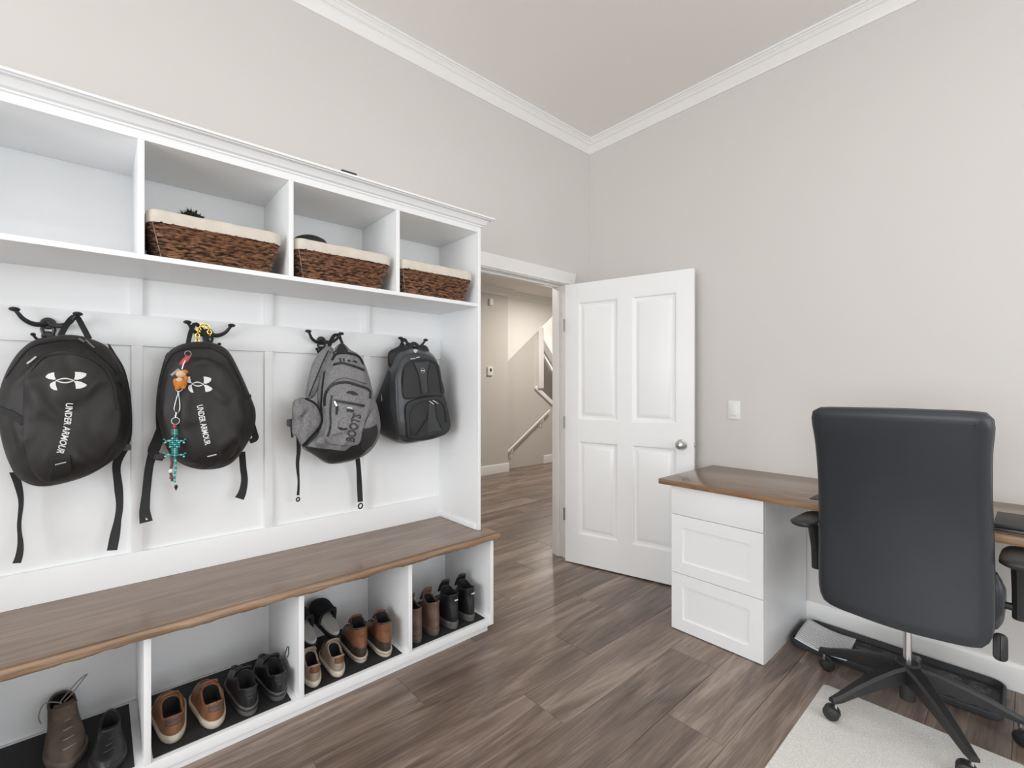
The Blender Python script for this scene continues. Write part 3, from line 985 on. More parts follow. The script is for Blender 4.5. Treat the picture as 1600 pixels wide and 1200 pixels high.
for k in range(5):
    an = math.radians(74 + 72 * k)
    dx, dy = math.cos(an), math.sin(an)
    sx_, sy_ = -dy, dx
    rings = []
    for t, w, zt, zb in ((.028, .030, .205, .140), (.08, .027, .196, .137), (.16, .023, .170, .122), (.24, .019, .138, .102), (.305, .016, .108, .082), (.335, .013, .098, .078)):
        c = Vector((CX + dx * t, CY + dy * t, 0))
        s_ = Vector((sx_, sy_, 0))
        rings.append([c + s_ * (-w) + Vector((0, 0, zb)), c + s_ * w + Vector((0, 0, zb)), c + s_ * w + Vector((0, 0, zt - .010)), c + s_ * (w - .008) + Vector((0, 0, zt)), c - s_ * (w - .008) + Vector((0, 0, zt)), c - s_ * w + Vector((0, 0, zt - .010))])
    leg = build(MB().loft(rings), 'leg', 'chair_plastic', chair, smooth=30)
    cxx, cyy = CX + dx * .318, CY + dy * .318
    build(MB().tube([(cxx, cyy, .052), (cxx, cyy, .085)], .006, 8), 'caster_stem', 'chrome', leg)
    wa = an + .6 * (1 if k % 2 else -1.0)
    wx, wy = math.cos(wa), math.sin(wa)
    cc = Vector((cxx + wy * .012, cyy - wx * .012, .0295 + (.0115 if k == 4 else .0045 if k in (1, 2) else 0)))
    ax = Vector((wx, wy, 0))
    for s_ in (-1, 1):
        rings = []
        u = Vector((0, 0, 1)); w = ax.cross(u)
        for dd, rr in ((.004, .024), (.005, .0275), (.014, .0275), (.020, .024), (.023, .015), (.024, .002)):
            rings.append([cc + ax * (dd * s_) + (u * math.sin(2 * math.pi * i / 18) + w * math.cos(2 * math.pi * i / 18)) * rr for i in range(18)])
        build(MB().loft(rings), 'caster_wheel', 'chair_plastic', leg, smooth=40)
    build(MB().ball(cc + Vector((0, 0, .012)), .020, .020, .018, 12, 8), 'caster_hood', 'chair_plastic', leg)
# arms
for s_ in (-1, 1):
    yc = CY + s_ * .300
    arm = build(MB().tube([(2.345, yc, .505), (2.335, yc, .60), (2.30, yc, .69), (2.265, yc, .725)], [.019, .019, .021, .024], 10), 'armrest_post', 'chair_plastic', chair)
    build(MB().tube([(2.345, CY + s_ * .24, .540), (2.345, yc, .540)], .013, 8), 'armrest_bracket', 'chair_plastic', arm)
    build(MB().ball((2.327, yc - .018, .635), .007, .007, .007, 8, 6), 'adjust_button', 'chrome', arm)
    rings = []
    for t, w, h in ((0, .018, .006), (.008, .034, .012), (.03, .044, .016), (.10, .045, .017), (.18, .042, .016), (.225, .034, .013), (.24, .02, .008)):
        rings.append([(2.125 + t, yc + w * math.cos(2 * math.pi * i / 20), .738 + h * math.sin(2 * math.pi * i / 20)) for i in range(20)])
    build(MB().loft(rings), 'armrest_pad', 'chair_plastic', chair, smooth=60)
# tilt lever paddle
lev = build(MB().tube([(CX - .05, CY - .08, .43), (2.26, CY - .235, .445)], .006, 8), 'lever', 'chair_plastic', chair)
build(MB().loft([[(x, CY - .257 + a, .452 + b - .028) for a, b in rrect(w, h, .016)] for x, w, h in ((2.246, .030, .082), (2.250, .036, .090), (2.262, .036, .090), (2.266, .030, .082))]), 'lever_paddle', 'chair_plastic', lev, smooth=40)

# ------------------------------------------------------------------ light grey mat under the chair
gm = build(MB().prism(rrect(.95, 1.15, .02, 4), 'z', .0002, .004), 'floor_mat', 'floor_mat_grey', None, smooth=30)
gm.data.transform(Matrix.Translation((2.358 - .475, .607 - .575, 0)))
tag(gm, 'light grey woven floor mat under the chair wheels', 'mat')

# ------------------------------------------------------------------ boot tray with a printed sheet
TX0, TX1, TY0, TY1 = 2.583, 2.900, .075, .822
tcx, tcy, tw, tl = (TX0 + TX1) / 2, (TY0 + TY1) / 2, TX1 - TX0, TY1 - TY0
tray = thing('boot_tray', 'dark grey rubber boot tray on the floor under the desk', 'tray', (tcx, tcy, 0))
def trr(i, z, r):
    return [(tcx + a, tcy + b, z) for a, b in rrect(tw - 2 * i, tl - 2 * i, max(.004, r - i), 6)]
build(MB().loft([trr(.012, .0005, .05), trr(.004, .004, .05), trr(0, .026, .05), trr(.002, .032, .05), trr(.007, .034, .05), trr(.011, .032, .05), trr(.016, .012, .05), trr(.020, .0085, .05)], True, True, False), 'rim', 'tray_rubber', tray, smooth=40)
build(MB().loft([trr(.020, .0085, .05), trr(.045, .0085, .05)], True, False, False), 'border', 'tray_rubber', tray)
flr = build(MB().loft([trr(.045, .0085, .05), trr(.047, .0105, .05), trr(.060, .0105, .05)], True, False, True), 'pattern_floor', 'tray_pattern', tray)
# raised scrolls of the tray floor
rnd = random.Random(3)
mbs = MB()
for k in range(46):
    cx_, cy_ = tcx + rnd.uniform(-.095, .095), tcy + rnd.uniform(-.31, .30)
    a0, r0 = rnd.uniform(0, 6.28), rnd.uniform(.012, .026)
    sg = rnd.choice((-1, 1))
    mbs.tube([(cx_ + (r0 * (1 - .11 * j)) * math.cos(a0 + sg * .55 * j), cy_ + (r0 * (1 - .11 * j)) * math.sin(a0 + sg * .55 * j), .0108) for j in range(8)], [.0022, .003, .0032, .003, .0028, .0025, .0022, .001], 5)
so = build(mbs, 'scroll_relief', 'sole_grey', tray, smooth=60); so['kind'] = 'stuff'

# sheet of paper lying half out of the tray
pa, pb, pc, pd = atz(1241, 998, .040), atz(1263, 965.5, .060), atz(1338, 998, .024), atz(1323, 1034, .040)
NU, NV = 14, 10
mb = MB()
vs, fs = [], []
for i in range(NU + 1):
    for j in range(NV + 1):
        u, v = i / NU, j / NV
        top = pb.lerp(pc, u); bot = pa.lerp(pd, u)
        p = bot.lerp(top, v)
        p = Vector((p.x, p.y, p.z + .0 - .012 * math.sin(math.pi * u) + .004 * math.sin(math.pi * 1.5 * v)))
        p.z = max(p.z + .003, .0175)
        vs.append(p)
for i in range(NU):
    for j in range(NV):
        k = i * (NV + 1) + j
        fs.append((k, k + 1, k + NV + 2, k + NV + 1))
mb.add(vs, fs)
org = Vector((tcx, tcy + .25, .02))
pap = build(mb, 'paper_sheet', 'printed_paper', None, origin=org)
lay = pap.data.uv_layers.new(name='uv')
idx = {}
for lpz in pap.data.loops:
    vi = lpz.vertex_index
    lay.data[lpz.index].uv = ((vi // (NV + 1)) / NU, (vi % (NV + 1)) / NV)
pap.modifiers.new('thickness', 'SOLIDIFY').thickness = .0006
tag(pap, 'printed white sheet of paper lying in the end of the boot tray', 'paper')

# ------------------------------------------------------------------ woven baskets in the cubbies
def basket_mesh(seed):
    rnd = random.Random(seed)
    W0, W1, D0, D1, Hh = .345, .408, .235, .292, .122
    def at_h(t, off=0.0):
        w, d_ = W0 + (W1 - W0) * t, D0 + (D1 - D0) * t
        return [Vector((a, b, t * Hh)) for a, b in resample_loop(rrect(w + off, d_ + off, .03, 5), 84)]
    mb = MB()
    rows = 9
    n = 84
    for r in range(rows):
        t0, t1 = .018 + r / rows * .975, .018 + (r + 1) / rows * .975
        lo, hi = at_h(t0), at_h(t1)
        for k in range(n):
            if (k + r) % 2:
                continue
            j0, j1 = k, (k + 2) % n
            jm = (k + 1) % n
            a, b, c, d_ = lo[j0], lo[j1], hi[j1], hi[j0]
            nr = Vector((lo[jm].x / W0, lo[jm].y / D0, 0))
            e = (lo[j1] - lo[j0]).normalized()
            nr = Vector((e.y, -e.x, .12)).normalized()
            jit = rnd.uniform(-.0015, .0015)
            m0, m1 = (lo[jm] + nr * .0042), (hi[jm] + nr * .0042)
            mm = (lo[jm] + hi[jm]) / 2 + nr * (.0125 + jit)
            l0, r0 = (a + d_) / 2 + nr * .001, (b + c) / 2 + nr * .001
            z = Vector((0, 0, rnd.uniform(-.0012, .0012)))
            mb.add([a, m0 + z, b, r0, c, m1 + z, d_, l0, mm + z], [(0, 1, 8, 7), (1, 2, 3, 8), (7, 8, 5, 6), (8, 3, 4, 5)])
    core = MB().loft([at_h(.012, -.004), at_h(1, -.004)], True, True, False)
    return mb, core, at_h


def resample_loop(pts, n):
    return [(p.x, p.y) for p in resample([Vector((a, b, 0)) for a, b in pts], n, True)]


def make_basket(label, loc):
    b = thing('woven_basket', label, 'basket', loc, group='woven baskets in the upper cubbies')
    wv, core, at_h = basket_mesh(5)
    w = build(wv, 'weave', 'weave_brown', b, local=True, smooth=50); w['kind'] = 'stuff'
    build(core, 'basket_wall', 'basket_core', b, local=True)
    # cream cloth folded over the rim
    def lr(off, z, wob=0.0):
        base = at_h(1.0, off)
        return [Vector((p.x, p.y, z + wob * noise.noise((p.x * 16, p.y * 16, z * 9)))) for p in base]
    rings = [[Vector((p.x, p.y, .06)) for p in at_h(.5, -.02)], [Vector((p.x, p.y, .115)) for p in at_h(.95, -.014)], lr(-.010, .150), lr(-.004, .1605, .003), lr(.006, .161, .003), lr(.014, .157, .004), lr(.017, .140, .003), lr(.016, .122, .003), lr(.0135, .1165, .004), lr(.009, .118, .004)]
    build(MB().loft(rings, True, True, False), 'cloth_liner', 'liner_cream', b, local=True, smooth=60)
    # bright corner strand
    build(MB().tube([(-.168, -.112, .002), (-.196, -.139, .120)], .0022, 5), 'corner_strand', 'canvas_tan', b, local=True)
    return b


b0 = make_basket('brown woven basket with cream liner holding a fuzzy black hat, in the second cubby', (.3305, 2.130, ZS1 + .0005))
b1 = copy_tree(b0); b1.location = (.803, 2.130, ZS1 + .0005)
tag(b1, 'brown woven basket with cream liner holding a smooth dark cap, in the middle cubby')
b2 = copy_tree(b0); b2.location = (1.273, 2.130, ZS1 + .0005)
tag(b2, 'brown woven basket with cream liner in the cubby nearest the doorway')

# fuzzy black hat in the first basket
hp = at(303, 338, 2.06)
ht = thing('fuzzy_hat', 'fuzzy black pompom hat poking out of a basket', 'hat', (hp.x, 2.10, ZS1 + .06))
build(MB().ball((hp.x, 2.10, hp.z - .015), .045, .045, .040, 14, 10), 'crown', 'wool_black', ht)
mb = MB(); rnd = random.Random(11)
for k in range(150):
    v = Vector((rnd.gauss(0, 1), rnd.gauss(0, 1), abs(rnd.gauss(0, 1)) + .1)).normalized()
    c = Vector((hp.x, 2.10, hp.z - .015))
    s = v.cross(Vector((.3, .5, .8))).normalized()
    p0, p1 = c + v * .034, c + v * rnd.uniform(.044, .060)
    mb.add([p0 + s * .003, p0 - s * .003, p1], [(0, 1, 2)])
    s2 = v.cross(s)
    mb.add([p0 + s2 * .003, p0 - s2 * .003, p1], [(0, 1, 2)])
fz = build(mb, 'fuzz', 'wool_black', ht, smooth=0); fz['kind'] = 'stuff'
build(MB().lathe([(.055, -.06), (.060, -.045), (.058, -.03), (.045, -.02)], (hp.x, 2.10, hp.z - .02)), 'brim', 'wool_black', ht)
# smooth cap in the second basket
hp = at(490, 372, 2.10)
cpn = thing('dark_cap', 'smooth dark grey cap resting in the middle basket', 'hat', (hp.x, 2.14, ZS1 + .06))
build(MB().lathe([(.078, -.075), (.080, -.05), (.076, -.028), (.062, -.010), (.040, 0.001), (.015, .006), (.001, .007)], (hp.x, 2.14, hp.z + .012)), 'crown', 'bag_charcoal', cpn)
build(MB().loft([[(hp.x - .03 + a * .7, 2.14 + b, hp.z - .004 - .3 * max(0, -.0 - a) + dz) for a, b in rrect(.11, .12, .05, 5)] for dz in (-.004, 0)]), 'visor', 'bag_charcoal', cpn)


# ------------------------------------------------------------------ cast-iron coat hooks
def make_hook(label, loc):
    h = thing('coat_hook', label, 'coat hook', loc, group='coat hooks on the locker rail')
    mb = MB().lathe([(.001, 0), (.021, 0), (.021, -.006), (.017, -.012), (.011, -.013), (.010, -.009), (.001, -.009)], (0, 0, 0), 'y', 20)
    build(mb, 'upper_boss', 'iron_black', h, local=True)
    build(MB().lathe([(.001, 0), (.018, 0), (.018, -.006), (.013, -.011), (.001, -.012)], (0, 0, -.046), 'y', 20), 'lower_boss', 'iron_black', h, local=True)
    for s in (-1, 1):
        build(MB().tube([(s * .010, -.005, -.008), (s * .016, -.006, -.022), (s * .011, -.005, -.040)], .0055, 8), 'strap', 'iron_black', h, local=True)
        pts = smooth_open([(s * .006, -.008, -.002), (s * .026, -.020, -.008), (s * .044, -.031, -.004), (s * .060, -.041, .008), (s * .070, -.050, .024), (s * .076, -.053, .032)], 14)
        n = len(pts)
        arm = build(MB().tube(pts, [.0100 - .0045 * i / (n - 1) for i in range(n)], 10), 'arm', 'iron_black', h, local=True)
        build(MB().ball((s * .078, -.054, .036), .0145, .0135, .0080, 14, 8), 'knob', 'iron_black', arm, local=True)
        pts = smooth_open([(s * .006, -.006, -.048), (s * .016, -.022, -.060), (s * .026, -.036, -.060), (s * .034, -.042, -.048)], 10)
        pr = build(MB().tube(pts, [.006 - .002 * i / 9 for i in range(10)], 8), 'prong', 'iron_black', h, local=True)
        build(MB().ball((s * .035, -.043, -.045), .0075, .0075, .006, 10, 6), 'knob', 'iron_black', pr, local=True)
    return h


HK = [(-.135, 'first black cast-iron coat hook from the left'), (.346, 'black coat hook with a gold chain looped round it'),
      (.818, 'black coat hook above the grey backpack'), (1.300, 'black coat hook nearest the locker end panel')]
h0 = None
for x, lab in HK:
    if h0 is None:
        h0 = make_hook(lab, (x, YBAT - .0012, 1.522))
    else:
        c = copy_tree(h0); c.location = (x, YBAT - .0012, 1.522); c['label'] = lab


# ------------------------------------------------------------------ backpacks
class Surf:
    def __init__(self, mb):
        self.t = BVHTree.FromPolygons([tuple(v) for v in mb.v], mb.f)
        self.v = mb.v

    def hit(self, px, py):
        d = ray(px, py).normalized()
        loc, nrm, i, dist = self.t.ray_cast(CAMP, d)
        if loc is None:
            m = at(px, py, 2.2)
            loc, nrm, i, dist = self.t.find_nearest(m)
        if nrm.dot(d) > 0:
            nrm = -nrm
        return Vector(loc), Vector(nrm)


def pillow(outline, Y, df, db, n=96, pw=3.0, wr=.004, wf=14.0, seed=0, bottom=0.25, shear=0.0, q=2.0):
    """closed soft body: outline on the plane y=Y, bulging df toward the room and db toward the wall"""
    o = smooth_closed([at(px, py, Y) for px, py in outline], n)
    c = sum(o, Vector()) / n
    zs = [p.z for p in o]
    z0, z1 = min(zs), max(zs)
    S = [1, .992, .97, .93, .87, .79, .69, .57, .44, .30, .16, .03]
    def ringat(s, front):
        out = []
        for p in o:
            w = c + (p - c) * s
            h = max(0.0, 1 - s ** pw) ** (1 / q)
            v = (w.z - z0) / (z1 - z0)
            amt = df * (1 + bottom * (.55 - v)) if front else db
            y = Y - amt * h if front else Y + amt * h
            k = 1 - s * s * s
            nz_ = wr * (noise.noise((w.x * wf + seed, w.z * wf * .7, seed * 1.7)) + .6 * abs(noise.noise((w.x * wf * 2.1 + 9 + seed, w.z * wf * 1.2 + w.x * 9, 4.0 + seed))))
            y += nz_ * (.25 + k) * (1 if front else .3)
            out.append(Vector((w.x + shear * (w.z - z1), y, w.z)))
        return out
    rings = [ringat(s, False) for s in reversed(S)] + [ringat(s, True) for s in S[1:]]
    mb = MB().loft(rings)
    tri = MB(); tri.v = mb.v; tri.f = mb.f
    return tri


def loft_body(back, Yb, front, Yf, bulge, n=96, wr=.003, seed=0, wf=14.0):
    """boxier body: a back outline, a front outline and a bulging front cap"""
    A = smooth_closed([at(px, py, Yb) for px, py in back], n)
    F = smooth_closed([at(px, py, Yf) for px, py in front], n)
    cA, cF = sum(A, Vector()) / n, sum(F, Vector()) / n
    # align the start points by the direction from the centre
    def ang(p, c):
        return math.atan2(p.z - c.z, p.x - c.x)
    def by_angle(P_, c):
        k = max(range(n), key=lambda i: P_[i].z - .3 * abs(P_[i].x - c.x))
        P_ = P_[k:] + P_[:k]
        sgn = sum((P_[i].x - c.x) * (P_[(i + 1) % n].z - c.z) - (P_[(i + 1) % n].x - c.x) * (P_[i].z - c.z) for i in range(n))
        return P_ if sgn > 0 else [P_[0]] + P_[:0:-1]
    A, F = by_angle(A, cA), by_angle(F, cF)
    rings = []
    for s, dy in ((.03, .012), (.4, .011), (.75, .008), (.93, .002)):
        rings.append([Vector((cA.x + (p.x - cA.x) * s, Yb + dy, cA.z + (p.z - cA.z) * s)) for p in A])
    for t in (0, .06, .2, .4, .6, .8, .93, 1):
        e = .010 * math.sin(math.pi * t)
        rings.append([a.lerp(f, t) + (a - cA).normalized() * e for a, f in zip(A, F)])
    for s in (.985, .95, .88, .78, .65, .5, .34, .18, .03):
        ring = []
        for p in F:
            w = cF + (p - cF) * s
            h = (1 - s ** 2.6) ** .5
            nz_ = wr * (noise.noise((w.x * wf + seed, w.z * wf, seed)) + .6 * abs(noise.noise((w.x * wf * 2 + seed, w.z * wf * 1.3 + w.x * 9, 3))))
            ring.append(Vector((w.x, Yf - bulge * h + nz_, w.z)))
        rings.append(ring)
    return MB().loft(rings)


def ribbon3(pts, width, face, th=.002):
    pts = [Vector(p) for p in pts]
    n = len(pts)
    ws = width if isinstance(width, (list, tuple)) else [width] * n
    fs = face if isinstance(face, list) else [Vector(face)] * n
    rings = []
    for i, p in enumerate(pts):
        t = pts[min(n - 1, i + 1)] - pts[max(0, i - 1)]
        t = t.normalized() if t.length > 1e-9 else Vector((0, 0, 1))
        f = fs[i]
        s = t.cross(f)
        if s.length < 1e-6: s = Vector((1, 0, 0))
        s.normalize()
        f = s.cross(t).normalized()
        w = ws[i] / 2
        rings.append([p - s * w - f * th / 2, p + s * w - f * th / 2, p + s * w + f * th / 2, p - s * w + f * th / 2])
    return MB().loft(rings)


def px_line(pts, n):
    return [(p.x, p.y) for p in smooth_open([Vector((a, b, 0)) for a, b in pts], n)]


def on_strip(S, pts, width, th=.003, n=26, lift=.0003):
    P_, F_ = [], []
    for a, b in px_line(pts, n):
        l, nr = S.hit(a, b)
        P_.append(l + nr * (lift + th / 2)); F_.append(nr)
    # soften the normals
    F2 = []
    for i in range(n):
        F2.append((F_[max(0, i - 1)] + F_[i] + F_[min(n - 1, i + 1)]).normalized())
    return ribbon3(P_, width, F2, th)


def on_patch(S, outline, th, n=72, smooth=True, rnd=.05, sink=.002, pillowy=0.0):
    if smooth:
        o = [(p.x, p.y) for p in smooth_closed([Vector((a, b, 0)) for a, b in outline], n)]
    else:
        o = [(p.x, p.y) for p in resample([Vector((a, b, 0)) for a, b in outline], n, True)]
    cx, cy = sum(a for a, b in o) / n, sum(b for a, b in o) / n
    rings = []
    for s, k in ((1, -sink / th), (1, .55), (1 - rnd * .35, .9), (1 - rnd, 1), (.85, 1), (.68, 1), (.5, 1), (.32, 1), (.14, 1), (.02, 1)):
        ring = []
        for a, b in o:
            l, nr = S.hit(cx + (a - cx) * s, cy + (b - cy) * s)
            ring.append(l + nr * (th * k + pillowy * max(0, 1 - s * s)))
        rings.append(ring)
    return MB().loft(rings, True, False, True)


def on_polys(S, polys, lift=.0012):
    mb = MB()
    for poly in polys:
        vs = []
        for a, b in poly:
            l, nr = S.hit(a, b)
            vs.append(l + nr * lift)
        mb.add(vs, [tuple(range(len(vs)))])
    return mb


def text_polys(body, outline_only=False, extra=0.0):
    cu = bpy.data.curves.new('lettering', 'FONT')
    cu.body = body
    cu.resolution_u = 3
    cu.offset = extra
    if outline_only:
        cu.fill_mode = 'NONE'
        cu.bevel_depth = .030
        cu.bevel_resolution = 0
    ob = bpy.data.objects.new('lettering', cu)
    COL.objects.link(ob)
    bpy.context.view_layer.update()
    dg = bpy.context.evaluated_depsgraph_get()
    me = bpy.data.meshes.new_from_object(ob.evaluated_get(dg))
    vs = [v.co.copy() for v in me.vertices]
    fs = [tuple(p.vertices) for p in me.polygons]
    bpy.data.objects.remove(ob)
    return vs, fs


def on_text(S, body, path, height, lift=.0014, outline_only=False, extra=0.0):
    vs, fs = text_polys(body, outline_only, extra)
    x0, x1 = min(v.x for v in vs), max(v.x for v in vs)
    y0, y1 = min(v.y for v in vs), max(v.y for v in vs)
    line = [Vector((a, b, 0)) for a, b in px_line(path, 40)]
    out = []
    for v in vs:
        u = (v.x - x0) / (x1 - x0)
        w = (v.y - y0) / (y1 - y0) - .5
        f = u * 39
        i = min(38, int(f))
        p = line[i].lerp(line[i + 1], f - i)
        d = (line[min(39, i + 2)] - line[max(0, i - 1)]).normalized()
        q_ = p + Vector((d.y, -d.x, 0)) * (w * height)
        l, nr = S.hit(q_.x, q_.y)
        out.append(l + nr * (lift + (v.z * .01 if outline_only else 0)))
    return MB().add(out, fs)


def hang_strap(pts, thick=.0022, n=26, wig=0.0):
    """pts: (px, py, width in px, Y)"""
    line = smooth_open([Vector((a, b, Y * 100)) for a, b, w, Y in pts], n)
    m = len(pts)
    P_, W_ = [], []
    for i, l in enumerate(line):
        Y = l.z / 100
        p = at(l.x, l.y, Y)
        P_.append(p)
        f = i / (n - 1) * (m - 1)
        k = min(m - 2, int(f))
        w = pts[k][2] + (pts[k + 1][2] - pts[k][2]) * (f - k)
        W_.append(w * p.dot(FW) / FPX)
    return ribbon3(P_, W_, Vector((-.35, -.93, .1)), thick)


Z3 = lambda a, b: (a / 2.729, 460 + b / 2.729)                    # photo positions read off enlarged crops
Z3b = lambda a, b: (a / 6.6667, 480 + b / 6.6667)
Z4 = lambda a, b: (200 + a / 3.3318, 480 + b / 3.3318)
Z5 = lambda a, b: (430 + a / 3.8724, 500 + b / 3.8724)


def logo_polys(M):
    tl = [(475, 722), (500, 697), (535, 684), (566, 680), (567, 700), (571, 728), (584, 752), (560, 757), (510, 748), (482, 736)]
    bl = [(560, 776), (584, 772), (580, 790), (583, 815), (600, 866), (560, 862), (530, 842), (518, 815), (530, 790)]
    tr = [(780, 674), (830, 676), (875, 684), (902, 694), (892, 720), (852, 745), (800, 758), (768, 753), (779, 730), (782, 705)]
    br = [(768, 772), (800, 768), (850, 780), (890, 800), (906, 812), (882, 832), (840, 846), (790, 852), (787, 825), (783, 795)]
    polys = [tl, bl, tr, br]
    cx, cy, hw = 676, 765, 102
    up = [(cx - hw + 2 * hw * i / 12, cy - 28 * math.sin(math.pi * i / 12)) for i in range(13)]
    ui = [(cx - hw * .78 + 2 * hw * .78 * i / 12, cy - 16 * math.sin(math.pi * i / 12)) for i in range(13)]
    lo = [(a, cy + (cy - b)) for a, b in up]
    li = [(a, cy + (cy - b)) for a, b in ui]
    for i in range(12):
        polys.append([up[i], up[i + 1], ui[i + 1], ui[i]])
        polys.append([lo[i], lo[i + 1], li[i + 1], li[i]])
    return [[M(a, b) for a, b in p] for p in polys]


# ---- first black backpack
root = thing('backpack', 'large black backpack with a silver logo hanging on the leftmost hook', 'backpack', (-.13, 2.22, .80), group='backpacks hanging on the coat hooks')
ol = [Z3(*p) for p in ((205, 182), (300, 172), (390, 190), (470, 235), (530, 345), (556, 480), (550, 600), (520, 672), (450, 730), (350, 782), (190, 818), (90, 790), (38, 715), (2, 600), (-12, 480), (10, 370), (62, 268), (130, 203))]
mb = pillow(ol, 2.215, .105, .085, wr=.013, wf=8, seed=1)
body = build(mb, 'body', 'bag_black', root, smooth=60)
S1 = Surf(mb)
z = [(9, 590), (45, 545), (84, 533), (105, 531), (130.5, 536), (157.5, 556), (178.5, 577), (190, 604)]
build(on_strip(S1, z, .007, .002, 40), 'zipper', 'zip_black', root)
pk = [(45, 575), (64, 556), (92, 549), (120, 550), (147, 559), (170, 577), (183, 610), (187, 650), (180, 690), (160, 722), (120, 742), (75, 752), (50, 730), (40, 690), (38, 640), (40, 600)]
mbp = on_patch(S1, pk, .012, 90, rnd=.08)
pocket = build(mbp, 'front_pocket', 'bag_black', root, smooth=60)
S1p = Surf(mbp)
build(on_strip(S1p, [(47, 580), (66, 560), (92, 553), (119, 554), (145, 562), (166, 579), (178, 606), (182, 640)], .006, .002, 40), 'pocket_zipper', 'zip_black', pocket)
build(on_polys(S1p, logo_polys(Z3b)), 'silver_logo', 'print_white', pocket, smooth=0)
build(on_text(S1p, 'UNDER ARMOUR', [(108.5, 630), (106.5, 652), (103.5, 673), (98.5, 692), (93.5, 709)], 11.5, extra=.02), 'lettering', 'print_white', pocket, smooth=0)
build(on_patch(S1p, [(79, 716), (110, 711), (111, 724), (112, 742), (77, 752), (79, 728)], .004, 40, smooth=False), 'lower_patch', 'bag_black_smooth', pocket)
build(on_polys(S1p, [[(86 + 2.2 * k, 726 - .55 * k), (87.5 + 2.2 * k, 725.6 - .55 * k), (87.5 + 2.2 * k, 723.8 - .55 * k), (86 + 2.2 * k, 724.2 - .55 * k)] for k in range(8)], .0056), 'small_print_dashes', 'print_white', pocket, smooth=0)  # row of white dashes standing for the label's tiny illegible print
build(on_strip(S1, [(0, 640), (20, 648), (38, 660)], .022, .0025, 12), 'side_strap', 'webbing_black', root)
build(on_strip(S1, [(175, 596), (188, 588), (193, 586)], .020, .003, 10), 'side_strap', 'webbing_black', root)
for a, b in (((123, 531), (131, 536)), ((133, 533), (146, 545)), ((47, 571), (60, 560))):
    build(on_strip(S1, [a, b], .0055, .003, 6, lift=.004 if a[0] != 47 else .013), 'zip_pull', 'metal_nickel', root)
build(ribbon3(smooth_open([at(93, 530, 2.23), at(99, 516, 2.25), at(108, 502, 2.285), at(116, 494.5, 2.290), at(121, 496, 2.285), at(129, 510, 2.25), at(139, 529, 2.22)], 24), .017, Vector((.1, -.9, .3)), .003), 'handle', 'webbing_black', root)
build(hang_strap([(197, 695, 14, 2.25), (190, 706, 12, 2.24), (182, 728, 10, 2.26), (185, 760, 11, 2.28), (187, 790, 9, 2.28), (183, 818, 9, 2.27), (178, 845, 13, 2.25), (175, 860, 13, 2.24)]), 'hanging_strap', 'webbing_black', root)
build(hang_strap([(22, 738, 11, 2.26), (29, 760, 9, 2.28), (33, 785, 6, 2.29), (30, 820, 5, 2.29), (32, 850, 5, 2.28), (30, 868, 8, 2.27), (26, 880, 10, 2.26)]), 'hanging_strap', 'webbing_black', root)
cs = at(197, 699, 2.235)
build(MB().loft([[cs + Vector((a, d_, b)) for a, b in rrect(.030, .022, .006, 3)] for d_ in (-.006, .004)]), 'buckle', 'iron_black', root)
mbx = pillow([(168, 536), (182, 555), (196, 580), (205, 625), (206, 680), (196, 702), (188, 690), (190, 600)], 2.285, .018, .018, 48, wr=.001, seed=3)
build(mbx, 'shoulder_strap', 'bag_black_smooth', root, smooth=60)

# ---- second black backpack
root = thing('backpack', 'black backpack with a colourful keychain clipped to its top', 'backpack', (.33, 2.22, .85), group='backpacks hanging on the coat hooks')
ol = [Z4(*p) for p in ((300, 187), (420, 182), (515, 222), (580, 335), (632, 455), (662, 540), (656, 625), (620, 705), (560, 790), (500, 830), (420, 845), (330, 836), (240, 790), (190, 705), (148, 540), (155, 435), (185, 315), (212, 232))]
mb = pillow(ol, 2.215, .100, .085, wr=.013, wf=8, seed=5)
build(mb, 'body', 'bag_black', root, smooth=60)
S2 = Surf(mb)
build(on_strip(S2, [(250, 605), (258, 572), (272, 552), (300, 544), (330, 545), (355, 560), (374, 592), (384, 625)], .007, .002, 40), 'zipper', 'zip_black', root)
pk = [Z4(*p) for p in ((225, 300), (330, 265), (430, 275), (510, 320), (570, 420), (600, 520), (600, 620), (560, 740), (500, 795), (400, 812), (300, 800), (235, 745), (200, 640), (190, 500), (200, 390))]
mbp = on_patch(S2, pk, .012, 90, rnd=.08)
pocket = build(mbp, 'front_pocket', 'bag_black', root, smooth=60)
S2p = Surf(mbp)
# the logo shrinks and leans with the smaller bag
lx0, lx1, ly0, ly1 = 289.0, 331.5, 588.0, 614.0
M2 = lambda a, b: (lx0 + (a - 475) / 431 * (lx1 - lx0) + (b - 770) * .012, ly0 + (b - 674) / 192 * (ly1 - ly0) + (a - 690) * .004)
build(on_polys(S2p, logo_polys(M2)), 'silver_logo', 'print_white', pocket, smooth=0)
build(on_text(S2p, 'UNDER ARMOUR', [(312, 633), (316, 655), (320.5, 676), (325, 695)], 9.8, extra=.02), 'lettering', 'print_white', pocket, smooth=0)
build(on_patch(S2p, [(308, 708), (345, 703), (350, 716), (345, 729), (312, 728)], .004, 40, smooth=False), 'lower_patch', 'bag_black_smooth', pocket)
build(on_strip(S2p, [(324, 712.5), (338, 709)], .004, .0012, 6, lift=.0045), 'white_tab', 'print_white', pocket)
build(on_strip(S2, [(360, 640), (380, 625), (392, 618)], .014, .003, 10), 'side_strap', 'webbing_black', root)
build(ribbon3(smooth_open([at(294, 537, 2.23), at(297, 522, 2.25), at(302, 509, 2.285), at(306, 506, 2.290), at(313, 512, 2.28), at(320, 523, 2.25), at(326, 536, 2.23)], 24), .016, Vector((.1, -.9, .3)), .003), 'handle', 'webbing_black', root)
